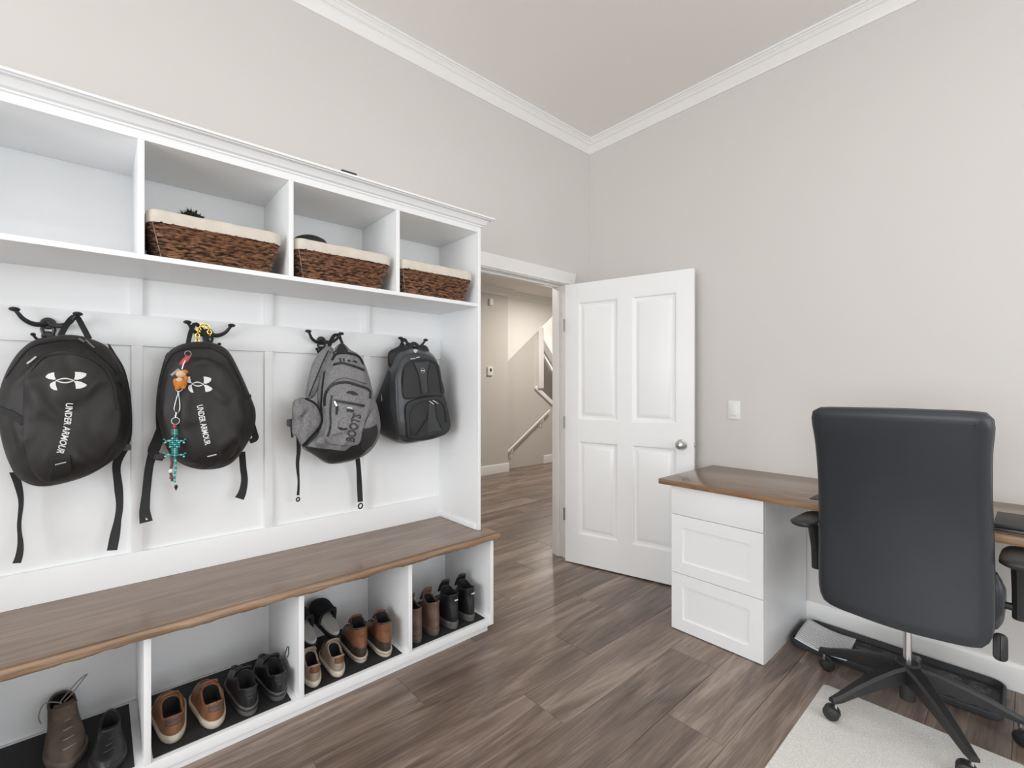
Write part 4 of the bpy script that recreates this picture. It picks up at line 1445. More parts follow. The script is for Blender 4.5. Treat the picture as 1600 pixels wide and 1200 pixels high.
build(hang_strap([(248, 682, 14, 2.26), (242, 700, 13, 2.25), (234, 725, 11, 2.26), (230, 755, 11, 2.28), (227, 785, 11, 2.28), (226, 799, 13, 2.27), (228.5, 816, 17, 2.26)]), 'hanging_strap', 'webbing_black', root)
tt = [at(227.5, 808.5, 2.258), at(231.5, 811.5, 2.258), at(227.8, 812.5, 2.258)]
build(MB().add([p + Vector((0, d_, 0)) for d_ in (0, -.002) for p in tt], [(0, 1, 2), (5, 4, 3), (0, 1, 4, 3), (1, 2, 5, 4), (2, 0, 3, 5)]), 'white_mark', 'print_white', root, smooth=0)
build(hang_strap([(378, 706, 9, 2.25), (380, 730, 9, 2.27), (382, 750, 9, 2.28), (379, 768, 10, 2.27), (374, 779, 13, 2.26)]), 'hanging_strap', 'webbing_black', root)
build(hang_strap([(259, 655, 14, 2.27), (248, 684, 15, 2.26), (240, 708, 16, 2.24), (256, 716, 9, 2.23)]), 'strap_fold', 'webbing_black', root)
build(hang_strap([(391, 660, 12, 2.27), (397, 676, 10, 2.25), (399, 685, 9, 2.24), (390, 690, 7, 2.24)]), 'strap_fold', 'webbing_black', root)
cs = at(250, 713, 2.225)
build(MB().loft([[cs + Vector((a, d_, b)) for a, b in rrect(.036, .020, .006, 3)] for d_ in (-.006, .004)]), 'buckle', 'iron_black', root)
mbx = pillow([(262, 550), (250, 585), (244, 625), (244, 668), (252, 690), (262, 680), (262, 600)], 2.285, .018, .018, 48, wr=.001, seed=3)
build(mbx, 'shoulder_strap', 'bag_black_smooth', root, smooth=60)

# gold chain round the second hook
gc = thing('gold_chain', 'short gold-coloured chain looped over the second coat hook', 'chain', tuple(at(318, 520, 2.27)))
cl = [at(a, b, 2.270) for a, b in px_line([(308, 536), (308.5, 523), (312, 511), (319, 507), (326, 513), (328, 526)], 13)]
for i in range(12):
    p, q_ = cl[i], cl[i + 1]
    t = (q_ - p).normalized()
    ax = t.cross(Vector((0, -1, 0))) if i % 2 else Vector((0, -1, 0))
    build(MB().ring((p + q_) / 2, ax, .0075, .0024, 14, 6), 'link', 'gold', gc, smooth=60)

# keychain with charms clipped to the second backpack
kp = at(293, 553, 2.13)
kc = thing('keychain', 'keychain with orange plush, red charm and turquoise beaded lizard', 'keychain', tuple(kp))
KY = 2.108
def K(a, b, dy=0.0):
    p = Z4(a, b)
    return at(p[0], p[1], KY + dy)
build(MB().ring(K(312, 242), (0.2, -1, .1), .0105, .0011, 22, 6), 'split_ring', 'metal_nickel', kc, smooth=60)
mbq = MB().loft([[K(a, b, dy) for a, b in ((300, 255), (330, 250), (318, 275), (292, 300), (264, 300), (280, 272))] for dy in (-.003, .003)])
build(mbq, 'red_charm', 'charm_red', kc, bevel=.0015)
build(MB().tube([K(300, 275, -.004), K(288, 300, -.004), K(282, 322, -.002)], .002, 6), 'clasp', 'metal_nickel', kc)
mbq = MB().loft([[K(a, b, dy) for a, b in ((218, 352), (260, 318), (272, 326), (232, 360))] for dy in (-.002, .002)])
build(mbq, 'metal_tag', 'hinge_metal', kc, bevel=.0008)
pc_ = K(272, 395, -.01)
pl = build(MB().ball(pc_, .021, .014, .022, 16, 12), 'plush_body', 'plush_orange', kc)
build(MB().ball(K(276, 348, -.012), .0165, .013, .0140, 14, 10), 'plush_head', 'plush_cream', kc)
build(MB().ball(K(294, 337, -.010), .0125, .012, .0085, 12, 8), 'plush_cap', 'plush_orange', kc)
build(MB().ball(K(268, 378, -.022), .010, .006, .009, 10, 8), 'plush_muzzle', 'plush_cream', kc)
for a, b in ((248, 385), (300, 372)):
    build(MB().ball(K(a, b, -.014), .008, .008, .011, 10, 8), 'plush_arm', 'plush_orange', kc)
for a, b in ((258, 418), (288, 415)):
    build(MB().ball(K(a, b, -.014), .0085, .009, .009, 10, 8), 'plush_leg', 'plush_orange', kc)
build(MB().ring(K(264, 422), (0.1, -1, 0), .0115, .0010, 22, 6), 'split_ring', 'metal_nickel', kc, smooth=60)
build(MB().tube([K(262, 440), K(262, 460)], .0042, 8), 'swivel', 'metal_nickel', kc)
lp_ = [K(a, b) for a, b in ((258, 455), (246, 500), (240, 530), (248, 550), (262, 548), (270, 525), (268, 480), (262, 455))]
build(MB().tube(smooth_open(lp_, 24), .0009, 6), 'carabiner', 'metal_nickel', kc)
build(MB().tube([K(252, 548), K(248, 572)], .0022, 6), 'swivel', 'metal_nickel', kc)
build(MB().ring(K(247, 592), (0.1, -1, 0), .0125, .0012, 22, 6), 'split_ring', 'metal_nickel', kc, smooth=60)
build(MB().ball(K(243, 622), .006, .006, .010, 10, 8), 'red_bead', 'charm_red', kc)
beads = {'teal_bead': MB(), 'pale_bead': MB()}
def bead(a, b, k):
    beads['pale_bead' if k % 3 == 1 else 'teal_bead'].ball(K(a, b, -.004), .0040, .0040, .0034, 8, 6)
k = 0
for b, half in ((640, 1), (650, 1), (660, 1), (672, 0), (683, 1), (694, 2), (705, 2), (716, 2), (727, 2), (738, 1), (748, 1), (758, 1), (770, 1), (780, 0)):
    for j in range(-half, half + 1):
        bead(243 + j * 11.5, b, k); k += 1
for s, bb in ((-1, 696), (1, 696), (-1, 768), (1, 768)):
    for j in range(4):
        bead(243 + s * (22 + j * 11), bb + (0 if j < 3 else -8), j)
    bead(243 + s * 48, bb + 9, 1)
for i in range(15):
    bead(246 + 3 * math.sin(i * .4), 790 + i * 8.4, i)
for key in beads:
    q_ = build(beads[key], 'lizard_beads', key, kc, smooth=60); q_['kind'] = 'stuff'
mb1 = MB(); 
for i in range(12):
    mb1.ball(K(226 + 4 * math.sin(i * .7), 780 + i * 11, .002), .0052, .0048, .0045, 8, 6)
q_ = build(mb1, 'bead_strand', 'bead_brown', kc, smooth=60); q_['kind'] = 'stuff'
build(MB().ball(K(223, 852, -.003), .007, .006, .008, 10, 8), 'white_bead', 'print_white', kc)
build(MB().ball(K(226, 888, -.003), .0065, .006, .006, 10, 8), 'red_bead', 'mixed_bead', kc)
build(MB().lathe([(.001, -.014), (.006, 0), (.004, .006), (.001, .008)], K(250, 935)), 'tail_tip', 'iron_black', kc)

# ---- grey backpack
root = thing('backpack', 'heather grey backpack with black trim and vertical outlined lettering', 'backpack', (.80, 2.2, .95), group='backpacks hanging on the coat hooks')
ol = [Z5(*p) for p in ((350, 188), (400, 138), (442, 176), (508, 220), (552, 335), (578, 450), (606, 530), (622, 645), (596, 750), (505, 833), (330, 870), (235, 815), (165, 768), (235, 690), (262, 560), (262, 430), (292, 290))]
mb = pillow(ol, 2.20, .125, .10, wr=.006, wf=12, seed=9, pw=2.6)
build(mb, 'body', 'bag_grey', root, smooth=60)
S3 = Surf(mb)
def P5(*pts): return [Z5(*p) for p in pts]
build(on_patch(S3, P5((170, 762), (240, 792), (330, 818), (420, 824), (500, 796), (575, 735), (618, 650), (612, 700), (590, 752), (503, 832), (332, 868), (232, 813)), .004, 90, smooth=False, sink=.003), 'base_band', 'bag_black_smooth', root, smooth=60)
mbp = on_patch(S3, P5((300, 440), (345, 388), (425, 372), (515, 395), (572, 420), (576, 480), (552, 570), (520, 670), (498, 745), (420, 758), (330, 745), (300, 705), (318, 640), (312, 540)), .016, 90, rnd=.06)
fp = build(mbp, 'front_pocket', 'bag_grey', root, smooth=60)
S3p = Surf(mbp)
mbu = on_patch(S3, P5((345, 300), (390, 225), (480, 225), (530, 280), (546, 330), (552, 385), (500, 372), (420, 352), (350, 372), (310, 410), (318, 350)), .008, 80, rnd=.06)
up_ = build(mbu, 'upper_pocket', 'bag_grey', root, smooth=60)
S3u = Surf(mbu)
build(on_strip(S3, P5((345, 245), (375, 207), (440, 202), (505, 224), (530, 270)), .010, .005, 30), 'zipper', 'zip_black', root)
build(on_strip(S3u, P5((306, 350), (335, 290), (390, 262), (460, 275), (538, 305)), .010, .004, 34), 'zipper', 'zip_black', root)
build(on_strip(S3p, P5((300, 520), (305, 450), (345, 395), (425, 378), (505, 398), (568, 425), (572, 475)), .011, .004, 40), 'pocket_trim', 'zip_black', fp)
build(on_strip(S3p, P5((358, 487), (450, 503), (540, 520)), .011, .003, 20), 'pocket_zipper', 'zip_black', fp)
build(on_strip(S3p, P5((343, 455), (334, 540), (335, 640), (316, 705)), .008, .003, 24), 'pocket_fold', 'zip_black', fp)
build(on_strip(S3p, P5((362, 492), (376, 520)), .006, .005, 6, lift=.003), 'zip_pull', 'metal_nickel', fp)
build(on_strip(S3p, P5((376, 520), (372, 572)), .0075, .004, 6, lift=.003), 'pull_cord', 'webbing_black', fp)
build(on_strip(S3p, P5((432, 545), (475, 552)), .010, .004, 6), 'tab', 'bag_charcoal', fp)
build(on_strip(S3p, P5((434, 530), (464, 534)), .0055, .004, 6, lift=.002), 'tab_ring', 'print_white', fp)
build(on_text(S3p, 'BOOTS', P5((452, 735), (472, 655), (497, 568)), 14, outline_only=True), 'lettering', 'print_dark', fp, smooth=0)
build(on_polys(S3p, [P5((428, 437), (445, 430), (470, 430), (490, 440), (504, 452), (495, 456), (470, 455), (450, 445), (436, 446)), P5((378, 652), (395, 648), (410, 655), (430, 650), (440, 662), (415, 668), (390, 664))], .002), 'dark_emblem', 'print_dark', fp, smooth=0)
build(on_polys(S3u, [P5((386, 232), (398, 230), (402, 252), (392, 254)), P5((408, 232), (420, 232), (422, 252), (412, 252)), P5((436, 240), (455, 240), (456, 256), (440, 254)), P5((462, 250), (480, 244), (500, 254), (490, 262))], .0015), 'faded_print', 'bag_charcoal', up_, smooth=0)
build(on_patch(S3, P5((516, 690), (560, 600), (592, 540), (608, 620), (616, 690), (590, 745), (545, 785), (515, 770)), .006, 60, sink=.003), 'side_pocket', 'bag_charcoal', root, smooth=60)
build(on_patch(S3, P5((530, 655), (562, 580), (594, 535), (606, 600), (600, 636)), .0085, 48, sink=.002), 'side_mesh', 'bag_grey', root, smooth=60)
# hip pocket wing on the left, padded shoulder strap, loop, straps
mbw = pillow(P5((108, 500), (140, 474), (185, 470), (250, 508), (284, 590), (268, 650), (205, 722), (165, 765), (130, 706), (106, 690), (104, 590)), 2.17, .030, .040, 64, wr=.002, seed=2)
wing = build(mbw, 'hip_pocket', 'bag_grey', root, smooth=60)
Sw = Surf(mbw)
build(on_strip(Sw, P5((180, 476), (245, 512), (278, 590), (264, 648), (204, 716), (166, 760)), .009, .004, 34), 'hip_zipper', 'zip_black', wing)
mbs_ = pillow(P5((318, 160), (352, 180), (322, 260), (270, 370), (232, 465), (188, 470), (192, 400), (225, 270), (268, 195)), 2.235, .030, .025, 64, wr=.003, wf=25, seed=4)
st = build(mbs_, 'shoulder_strap', 'bag_grey', root, smooth=60)
Ss = Surf(mbs_)
build(on_strip(Ss, P5((322, 185), (290, 250), (240, 370), (205, 460)), .006, .002, 24), 'strap_seam', 'bag_charcoal', st)
build(on_strip(S3, P5((300, 310), (285, 420), (278, 540), (272, 640)), .010, .003, 24), 'side_zipper', 'zip_black', root)
build(ribbon3(smooth_open([at(*Z5(325, 165), 2.24), at(*Z5(340, 120), 2.27), at(*Z5(360, 92), 2.292), at(*Z5(385, 95), 2.292), at(*Z5(396, 118), 2.27), at(*Z5(408, 150), 2.22)], 22), .017, Vector((.15, -.9, .3)), .003), 'hang_loop', 'webbing_black', root)
build(on_patch(S3, P5((372, 190), (392, 150), (412, 148), (440, 192), (430, 200), (380, 200)), .005, 40), 'top_opening', 'bag_black_smooth', root, smooth=60)
build(on_strip(S3, P5((352, 215), (368, 185)), .006, .004, 6, lift=.004), 'zip_pull', 'chrome', root)
build(hang_strap([(*Z5(140, 700), 6, 2.20), (*Z5(142, 790), 6, 2.23), (*Z5(135, 870), 5, 2.25), (*Z5(142, 980), 3, 2.27), (*Z5(138, 1060), 4, 2.28)]), 'hanging_strap', 'webbing_black', root)
build(MB().ring(at(*Z5(138, 1085), 2.278), (.4, -1, 0), .0085, .0035, 16, 6), 'strap_loop', 'iron_black', root, smooth=60)
build(hang_strap([(*Z5(497, 825), 7, 2.25), (*Z5(505, 900), 7, 2.27), (*Z5(510, 1000), 8, 2.29), (*Z5(515, 1100), 8, 2.29)]), 'hanging_strap', 'webbing_black', root)
build(MB().ring(at(*Z5(516, 1125), 2.288), (.3, -1, 0), .013, .004, 18, 6), 'strap_loop', 'iron_black', root, smooth=60)
cs = at(*Z5(95, 622), 2.19)
build(MB().loft([[cs + Vector((a, d_, b)) for a, b in rrect(.032, .034, .008, 3)] for d_ in (-.008, .006)]), 'buckle', 'iron_black', root)
build(hang_strap([(*Z5(98, 640), 4, 2.185), (*Z5(102, 680), 4, 2.185), (*Z5(103, 712), 3, 2.185)]), 'buckle_cord', 'webbing_black', root)

# ---- black laptop backpack
root = thing('backpack', 'black and satin grey backpack with a round badge beside the end panel', 'backpack', (1.30, 2.22, 1.0), group='backpacks hanging on the coat hooks')
bk_ = P5((700, 215), (770, 175), (900, 180), (960, 240), (985, 340), (1000, 460), (1010, 600), (985, 690), (880, 720), (740, 735), (645, 695), (600, 640), (588, 560), (608, 490), (650, 380), (688, 280))
fr_ = P5((745, 285), (770, 230), (830, 205), (920, 210), (975, 245), (1000, 330), (1022, 450), (1045, 560), (1054, 630), (1032, 690), (900, 725), (800, 740), (755, 705), (735, 600), (728, 450), (728, 350))
mb = loft_body(bk_, 2.285, fr_, 2.15, .022, seed=6)
build(mb, 'body', 'bag_satin', root, smooth=50)
S4 = Surf(mb)
build(on_patch(S4, P5((604, 640), (592, 560), (612, 490), (652, 390), (690, 300), (700, 380), (705, 520), (735, 640), (742, 725), (650, 690)), .004, 70, sink=.003), 'side_panel', 'bag_charcoal', root, smooth=60)
mbp = on_patch(S4, P5((768, 340), (785, 275), (840, 240), (925, 237), (980, 268), (1000, 360), (1012, 452), (900, 462), (785, 478), (770, 410)), .012, 84, rnd=.06)
upk = build(mbp, 'upper_pocket', 'bag_charcoal', root, smooth=60)
S4u = Surf(mbp)
mbl = on_patch(S4, P5((785, 520), (840, 480), (940, 462), (1010, 468), (1032, 540), (1048, 635), (1026, 680), (900, 705), (805, 716), (790, 640)), .020, 84, rnd=.07)
lpk = build(mbl, 'lower_pocket', 'bag_charcoal', root, smooth=60)
S4l = Surf(mbl)
build(on_strip(S4u, P5((772, 440), (772, 350), (790, 282), (845, 246), (925, 243), (975, 272), (996, 360), (1008, 445)), .008, .003, 44), 'upper_zipper', 'zip_black', upk)
build(on_patch(S4u, P5((838, 258), (935, 248), (918, 330), (922, 440), (888, 448), (872, 350)), .003, 60, smooth=False, sink=.002), 'centre_panel', 'bag_satin', upk, smooth=60)
for ln in (((836, 256), (868, 335), (885, 445)), ((938, 248), (920, 330), (925, 440))):
    build(on_strip(S4u, P5(*ln), .005, .003, 20, lift=.003), 'piping', 'zip_black', upk)
build(on_strip(S4l, P5((825, 700), (815, 600), (840, 530), (900, 495), (980, 485), (1020, 520), (1036, 620)), .008, .003, 44), 'lower_zipper', 'zip_black', lpk)
build(on_patch(S4l, P5((918, 505), (965, 500), (985, 600), (1002, 668), (920, 682), (925, 600)), .003, 60, smooth=False, sink=.002), 'centre_panel', 'bag_satin', lpk, smooth=60)
for ln in (((922, 505), (918, 590), (850, 695)), ((966, 500), (975, 580), (1005, 650))):
    build(on_strip(S4l, P5(*ln), .005, .003, 20, lift=.003), 'piping', 'zip_black', lpk)
build(on_strip(S4, P5((752, 700), (900, 722), (1030, 682)), .012, .003, 20), 'base_piping', 'bag_charcoal', root)
# round badge with a light bar
l, nr = S4u.hit(*Z5(889, 307))
t1 = nr.cross(Vector((0, 0, 1))).normalized(); t2 = nr.cross(t1)
bd = build(MB().loft([[l + nr * (.002 + h_) + (t1 * math.cos(2 * math.pi * i / 24) + t2 * math.sin(2 * math.pi * i / 24)) * r_ for i in range(24)] for r_, h_ in ((.0135, 0), (.0135, .004), (.012, .005), (.001, .005))]), 'badge', 'bag_charcoal', upk, smooth=40)
build(MB().ring(l + nr * .0065, nr, .0125, .0012, 24, 6), 'badge_rim', 'metal_nickel', bd, smooth=60)
build(MB().loft([[l + nr * (.0072 + h_) + t1 * a + t2 * b for a, b in rrect(.022, .0045, .001, 2)] for h_ in (0, .001)]), 'badge_bar', 'print_white', bd)
for a, b, S_ in (((815, 238), (845, 236), S4), ((848, 232), (870, 226), S4), ((928, 490), (955, 510), S4l), ((948, 486), (982, 506), S4l)):
    build(on_strip(S_, P5(a, b), .005, .004, 6, lift=.004), 'zip_pull', 'chrome', root)
build(on_strip(S4, P5((650, 455), (652, 490)), .006, .003, 6, lift=.005), 'side_pull', 'chrome', root)
for pts_ in (((688, 195), (735, 165), (768, 150), (800, 170), (790, 205), (735, 235), (700, 285), (684, 270)), ((850, 165), (885, 150), (915, 162), (928, 205), (905, 212), (860, 195))):
    build(pillow([Z5(*p) for p in pts_], 2.255, .03, .025, 48, wr=.002, seed=7), 'shoulder_strap', 'bag_black_smooth', root, smooth=60)
build(ribbon3(smooth_open([at(*Z5(800, 215), 2.23), at(*Z5(815, 170), 2.25), at(*Z5(832, 145), 2.275), at(*Z5(850, 145), 2.275), at(*Z5(872, 170), 2.25), at(*Z5(882, 210), 2.22)], 20), .022, Vector((0, -.9, .4)), .004), 'handle', 'bag_charcoal', root)
build(on_polys(S4, [P5((835, 185), (848, 180), (862, 186), (858, 196), (846, 204), (838, 196))], .004), 'white_print', 'print_white', root, smooth=0)
build(hang_strap([(*Z5(758, 160), 4, 2.27), (*Z5(772, 128), 4, 2.285), (*Z5(782, 118), 5, 2.285), (*Z5(800, 140), 4, 2.28), (*Z5(815, 165), 4, 2.27)]), 'hang_loop', 'webbing_black', root)


# ------------------------------------------------------------------ shoes (local: heel at y=0, toe toward +y, z up)
def lerp_tab(tab, x):
    if x <= tab[0][0]: return tab[0][1]
    for (a, b), (c, d_) in zip(tab, tab[1:]):
        if x <= c:
            return b + (d_ - b) * (x - a) / (c - a)
    return tab[-1][1]


HWT = [(0, .37), (.12, .385), (.35, .385), (.55, .44), (.70, .50), (.82, .485), (.92, .42), (1, .34)]


def shoe_ring(L_, W_, yb, yf, z, taper, n=40, off=0.0, zfun=None, p=2.9, q=2.1):
    out = []
    for i in range(n):
        a = 2 * math.pi * i / n
        s = .5 - .5 * math.cos(a)
        y = yb + (yf - yb) * s
        e = max(0, 1 - abs(2 * s - 1) ** p) ** (1 / q)
        hw = lerp_tab(HWT, y / L_) * W_ * taper * e
        sg = 1 if a < math.pi else -1
        v = Vector((sg * hw, y, z))
        if off:
            v = Vector((v.x * (1 + off / (W_ * .4)), y + (off if s > .5 else -off) * abs(2 * s - 1), z))
        if zfun: v.z += zfun(s)
        out.append(v)
    return out


def make_shoe(label, group, mats, L_=.285, W_=.104, sole=.028, hc=.085, instep=None, heel=None, split=None, dip=.012, tab=.012, tongue=.03, open_f=None, laces=4, stripe=None, heel_patch=None, lace_mat='lace_dark', shaft_taper=.80, pull=False, name='shoe'):
    r = thing(name, label, 'shoe', (0, 0, 0), group=group)
    up_m, hi_m, sole_m, lin_m = mats
    # front limit at each height (z above the mat)
    ins = instep
    n = 40
    lev = 14
    rings = []
    zt = hc
    for k in range(lev + 1):
        t = k / lev
        z = sole + (zt - sole) * t
        yf = lerp_tab(ins, z)
        yb = lerp_tab(heel, t)
        zf = (lambda s, t=t: (t ** 2.5) * (tab * max(0, 1 - s / .16) - dip * math.exp(-((s - .45) / .22) ** 2) + .010 * max(0, (s - .7) / .3)))
        rings.append(shoe_ring(L_, W_, yb, yf, z, 1 - (1 - shaft_taper) * min(1, t * 1.15), n, 0, zf))
    ks = lev if split is None else max(1, int(round(lev * split)))
    build(MB().loft(rings[:ks + 1], True, True, False), 'upper', up_m, r, local=True, smooth=60)
    if ks < lev:
        rr = [[Vector((p.x * 1.035, (p.y - .1) * 1.02 + .1, p.z)) for p in g] for g in rings[ks - 1:ks]] + [[Vector((p.x * 1.02, (p.y - .1) * 1.012 + .1, p.z)) for p in g] for g in rings[ks:]]
        build(MB().loft(rr, True, False, False), 'shaft', hi_m, r, local=True, smooth=60)
        rings = rings[:ks] + rr[1:]
    top = rings[-1]
    # padded collar rolled over into the lining
    c = sum(top, Vector()) / n
    def inset(d_, dz):
        o = []
        for p in top:
            v = (p - c); v.z = 0
            l_ = v.length
            o.append(Vector((p.x, p.y, p.z + dz)) - (v / l_ if l_ else v) * d_)
        return o
    build(MB().tube([p + Vector((0, 0, 0)) for p in inset(.003, 0)] + [inset(.003, 0)[0]], .0042, 7, cap=False), 'collar', up_m, r, local=True, smooth=60)
    low = [Vector((p.x * .86, c.y + (p.y - c.y) * .92, sole + .006)) for p in inset(.006, 0)]
    build(MB().loft([inset(.004, .001), inset(.007, -.012), [a.lerp(b, .5) for a, b in zip(inset(.007, -.012), low)], low], True, False, True), 'lining', lin_m, r, local=True, smooth=60)
    # sole
    bz = rings[0]
    def so(off, z, heelin=0.0):
        return [Vector((p.x * (1 + off / (W_ * .42)), (p.y - L_ / 2) * (1 + off / (L_ * .5)) + L_ / 2 + (heelin if p.y < L_ * .1 else 0), z)) for p in bz]
    s_ = build(MB().loft([so(-.003, 0.0002), so(.002, .003), so(.005, sole * .5), so(.005, sole - .003), so(.003, sole), so(-.002, sole + .0015)]), 'sole', sole_m, r, local=True, smooth=45)
    if stripe:
        build(MB().loft([so(.0055, sole * .62), so(.0066, sole * .66), so(.0066, sole * .84), so(.0055, sole * .88)], True, False, False), 'welt', stripe, s_, local=True, smooth=45)
    if heel_patch:
        # counter panel round the back of the heel
        a0, a1 = 5, 35
        kk = int(lev * .66)
        pts = []
        for g in rings[kk:]:
            row_ = [g[i % n] for i in list(range(n - 4, n)) + list(range(0, 5))]
            pts.append([Vector((p.x * 1.03, p.y - .0025, p.z)) for p in row_])
        build(MB().loft(pts, False, False, False), 'heel_tab', heel_patch, r, local=True, smooth=60, solidify=.0015)
    if pull:
        zc = top[0].z
        build(ribbon3([(0, -.001, zc - .03), (0, -.006, zc), (0, -.004, zc + .014), (0, .004, zc + .013), (0, .006, zc - .005)], .016, Vector((0, -1, 0)), .002), 'pull_loop', hi_m, r, local=True)
    # tongue and laces along the instep
    yf = lerp_tab(ins, zt)
    tm = hi_m if split else up_m
    rows = []
    for t, w in ((0, .030), (.35, .032), (.7, .031), (1, .024)):
        yy = yf + .018 - (.034) * t
        zz = zt - .02 + (tongue + .02) * t
        rows.append([Vector((w * math.sin(a), yy - .012 * (1 - math.cos(a)) * 1.4, zz)) for a in [(-1 + 2 * i / 8) * 1.15 for i in range(9)]])
    build(MB().loft(rows, False, False, False), 'tongue', tm, r, local=True, smooth=60, solidify=.005)
    for k in range(laces):
        z = zt - .004 - k * (zt - sole) * .13
        y = lerp_tab(ins, z)
        w = .021
        build(MB().tube(smooth_open([(-w, y - .020, z - .001), (-w * .5, y - .004, z + .006), (w * .4, y - .004, z + .006 - .004), (w, y - .022, z - .006)], 8), .0021, 6), 'lace', lace_mat, r, local=True, smooth=60)
    return r


def put(s, px, py, rot=0.0, z=None, dx=0.0, dy=0.0):
    zz = MAT_Z if z is None else z
    p = atz(px, py, zz)
    s.location = (p.x + dx, p.y + dy + .004, zz + .0003)
    s.rotation_euler = (0, 0, math.radians(rot))


def set_at(s, x, y, rot):
    s.location = (x, y, MAT_Z + .0003)
    s.rotation_euler = (0, 0, math.radians(rot))


def mirrored(src, label):
    c = copy_tree(src)
    c['label'] = label
    return c


LOW = [(.02, .285), (.040, .283), (.052, .268), (.060, .235), (.068, .200), (.078, .165), (.090, .135), (.12, .11)]
LOWH = [(0, .010), (.2, .003), (.5, .000), (.8, .006), (1, .004)]
G = 'shoes in the bench cubbies'
# tan leather sneakers
a = make_shoe('tan leather sneaker beside the cubby divider, left of its pair', G, ('leather_tan', 'leather_tan', 'sole_cream', 'lining_black'), hc=.083, instep=LOW, heel=LOWH, heel_patch='leather_brown', lace_mat='leather_tan', W_=.105)
set_at(a, .193, 1.950, 0)
b = mirrored(a, 'tan leather sneaker next to the black sport shoe'); set_at(b, .314, 1.935, 1)
# black shoes
a = make_shoe('black sport shoe beside the tan sneaker', G, ('leather_black', 'leather_black', 'sole_grey', 'lining_black'), L_=.30, W_=.096, sole=.034, hc=.100, instep=[(z + .012, y * 1.04) for z, y in LOW], heel=LOWH, dip=.018, tab=.006, stripe='sole_black', laces=5, heel_patch='bag_charcoal')
set_at(a, .422, 1.922, 0)
b = mirrored(a, 'black sport shoe against the cubby divider with its lace sticking up'); set_at(b, .528, 1.938, 0)
q_ = b.location
lc = build(MB().tube(smooth_open([(.036, .10, .108), (.044, .10, .135), (.047, .085, .165), (.052, .09, .135), (.050, .10, .112)], 16), .0016, 6), 'loose_lace', 'lace_dark', b, local=True, smooth=60)
# tan canvas shoes
a = make_shoe('beige low shoe with cream sole beside the divider, left of its pair', G, ('canvas_tan', 'canvas_tan', 'sole_cream', 'lining_black'), L_=.250, W_=.086, sole=.026, hc=.080, instep=[(z, y * .89) for z, y in LOW], heel=LOWH, heel_patch='leather_cognac', lace_mat='leather_brown')
set_at(a, .655, 1.930, -7)
b = mirrored(a, 'beige low shoe with cream sole in front of the black slippers'); set_at(b, .755, 1.930, -7)
# cognac boots
BI = [(.02, .285), (.045, .283), (.062, .262), (.078, .215), (.095, .170), (.115, .145), (.14, .132), (.20, .128)]
BH = [(0, .010), (.15, .002), (.4, .004), (.7, .012), (1, .010)]
a = make_shoe('cognac and dark brown ankle boot with cream sole, left of its pair', G, ('leather_dark', 'leather_cognac', 'sole_cream', 'lining_black'), L_=.275, W_=.094, sole=.026, hc=.150, instep=BI, heel=BH, split=.45, dip=.010, tab=.006, tongue=.022, stripe='canvas_tan', laces=6, shaft_taper=.86, name='boot')
set_at(a, .870, 1.962, -7)
b = mirrored(a, 'cognac and dark brown ankle boot with cream sole next to the divider'); set_at(b, .973, 1.930, -7)
# brown work boots and black boots in the end cubby
a = make_shoe('worn brown ankle boot half hidden by the cubby divider', G, ('leather_brown', 'leather_brown', 'sole_brown', 'lining_black'), L_=.28, W_=.091, sole=.034, hc=.158, instep=BI, heel=BH, dip=.012, tab=.004, tongue=.042, laces=5, shaft_taper=.84, name='boot')
set_at(a, 1.137, 1.935, -4)
b = mirrored(a, 'worn brown ankle boot beside the black boots'); set_at(b, 1.237, 1.937, -4)
a = make_shoe('black leather ankle boot with grey sole beside the brown boot', G, ('leather_black', 'leather_black', 'sole_grey', 'lining_black'), L_=.29, W_=.096, sole=.036, hc=.168, instep=[(z + .01, y * 1.03) for z, y in BI], heel=BH, dip=.010, tab=.004, tongue=.045, laces=5, shaft_taper=.90, stripe='sole_grey', name='boot')
build(B(-.012, .006, -.0045, .0, .149, .154), 'white_tag', 'print_white', a, local=True)
set_at(a, 1.342, 1.928, -4)
b = mirrored(a, 'black leather ankle boot with grey sole nearest the end of the bench'); set_at(b, 1.450, 1.932, -4)
# brown laced shoe in the leftmost visible cubby, toe toward the room
a = make_shoe('brown suede laced shoe with a loop of lace in the leftmost cubby', G, ('suede_brown', 'suede_brown', 'sole_brown', 'lining_black'), L_=.275, W_=.102, sole=.03, hc=.125, instep=BI, heel=BH, dip=.008, tab=.006, tongue=.018, laces=6, lace_mat='lace_grey', name='shoe', shaft_taper=.92)
a.location = (-.105, 2.325, MAT_Z + .0003); a.rotation_euler = (0, 0, math.pi + .12)
build(MB().tube(smooth_open([(.010, .125, .150), (-.01, .120, .172), (-.045, .10, .195), (-.065, .09, .200), (-.050, .10, .188), (-.02, .125, .165), (.0, .13, .150)], 24), .0018, 6), 'loose_lace', 'lace_grey', a, local=True, smooth=60)
build(MB().tube(smooth_open([(.005, .13, .148), (.03, .13, .165), (.05, .12, .160), (.06, .13, .130), (.055, .14, .11)], 20), .0018, 6), 'loose_lace', 'lace_grey', a, local=True, smooth=60)
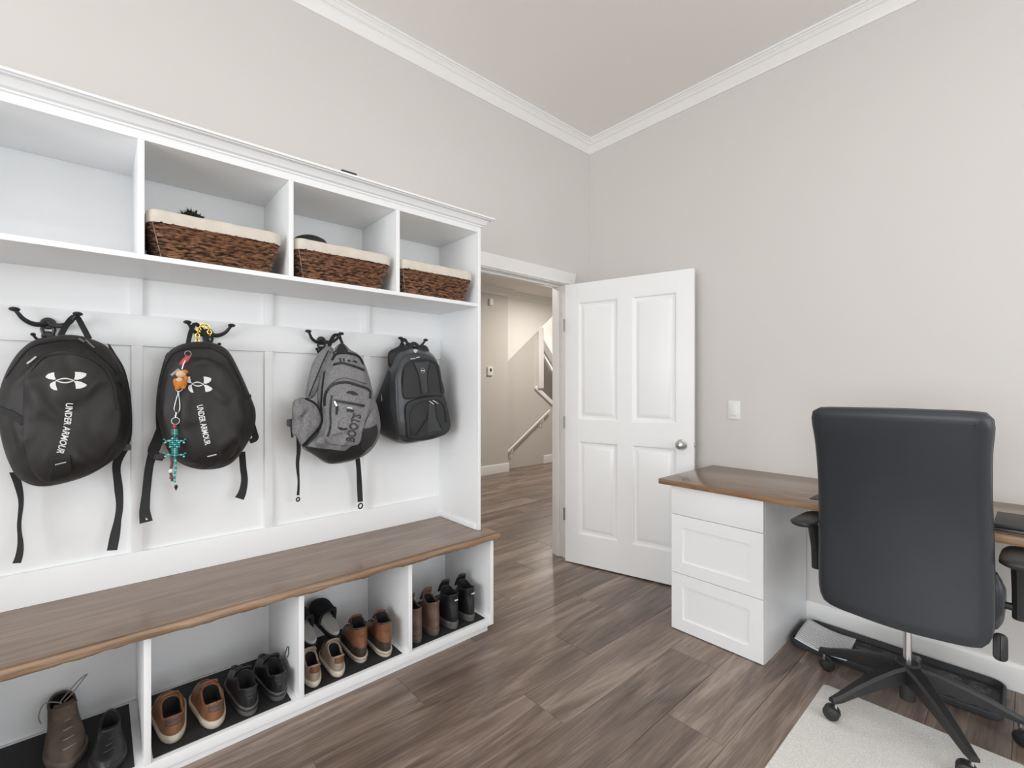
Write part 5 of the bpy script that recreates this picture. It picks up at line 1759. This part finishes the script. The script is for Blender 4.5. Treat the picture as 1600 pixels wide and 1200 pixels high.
a = make_shoe('low black shoe beside the brown laced shoe in the leftmost cubby', G, ('leather_black', 'leather_black', 'sole_black', 'lining_black'), hc=.074, L_=.238, W_=.090, instep=[(z - .008, y * .83) for z, y in LOW], heel=LOWH, name='shoe', tongue=.012)
a.location = (.030, 2.165, MAT_Z + .0003); a.rotation_euler = (0, 0, math.pi - .05)


# fleece-lined black slippers
def make_slipper(label):
    r = thing('slipper', label, 'slipper', (0, 0, 0), group='slippers in the middle cubby')
    L_, W_ = .25, .083
    def fr_(z, off=0.0, hi=0.0):
        return [Vector((p.x * (1 + off / .045), (p.y - .125) * (1 + off / .12) + .125, z + hi * 0)) for p in shoe_ring(L_, W_, .004, L_, 0, 1.0, 40)]
    build(MB().loft([fr_(.0003, -.003), fr_(.004), fr_(.022, .003), fr_(.026, 0)]), 'sole', 'sole_black', r, local=True, smooth=45)
    build(MB().loft([fr_(.0262, -.002), fr_(.034, 0.0), fr_(.040, -.005), fr_(.038, -.014)], True, False, True), 'footbed', 'fleece_grey', r, local=True, smooth=60)
    rows = []
    for k in range(9):
        t = k / 8
        y = .085 + (.247 - .085) * t
        hh = .072 * (1 - t ** 2.4) ** .5 + .036
        w = lerp_tab(HWT, y / L_) * W_ * max(.05, (1 - max(0, (t - .6) / .4) ** 2.6)) ** .5 + .004
        yo = -.028 * (1 - t)
        rows.append([Vector((w * math.cos(math.pi * i / 14), y + yo * abs(math.cos(math.pi * i / 14)) ** 2 * -1.0, .026 + (hh - .026) * max(0, math.sin(math.pi * i / 14)) ** .7)) for i in range(15)])
    build(MB().loft(rows, False, False, False), 'vamp', 'fleece_black', r, local=True, smooth=60, solidify=.006)
    build(MB().tube(rows[0], .0085, 8), 'cuff', 'fleece_black', r, local=True, smooth=60)
    return r


a = make_slipper('black slipper with grey fleece footbed partly behind the divider')
a.location = (.699, 2.085, .149); a.rotation_euler = (math.radians(13), 0, math.radians(5))
b = copy_tree(a); b['label'] = 'black slipper with grey fleece footbed behind the beige shoes'
b.location = (.800, 2.082, .153); b.rotation_euler = (math.radians(13), 0, math.radians(5))
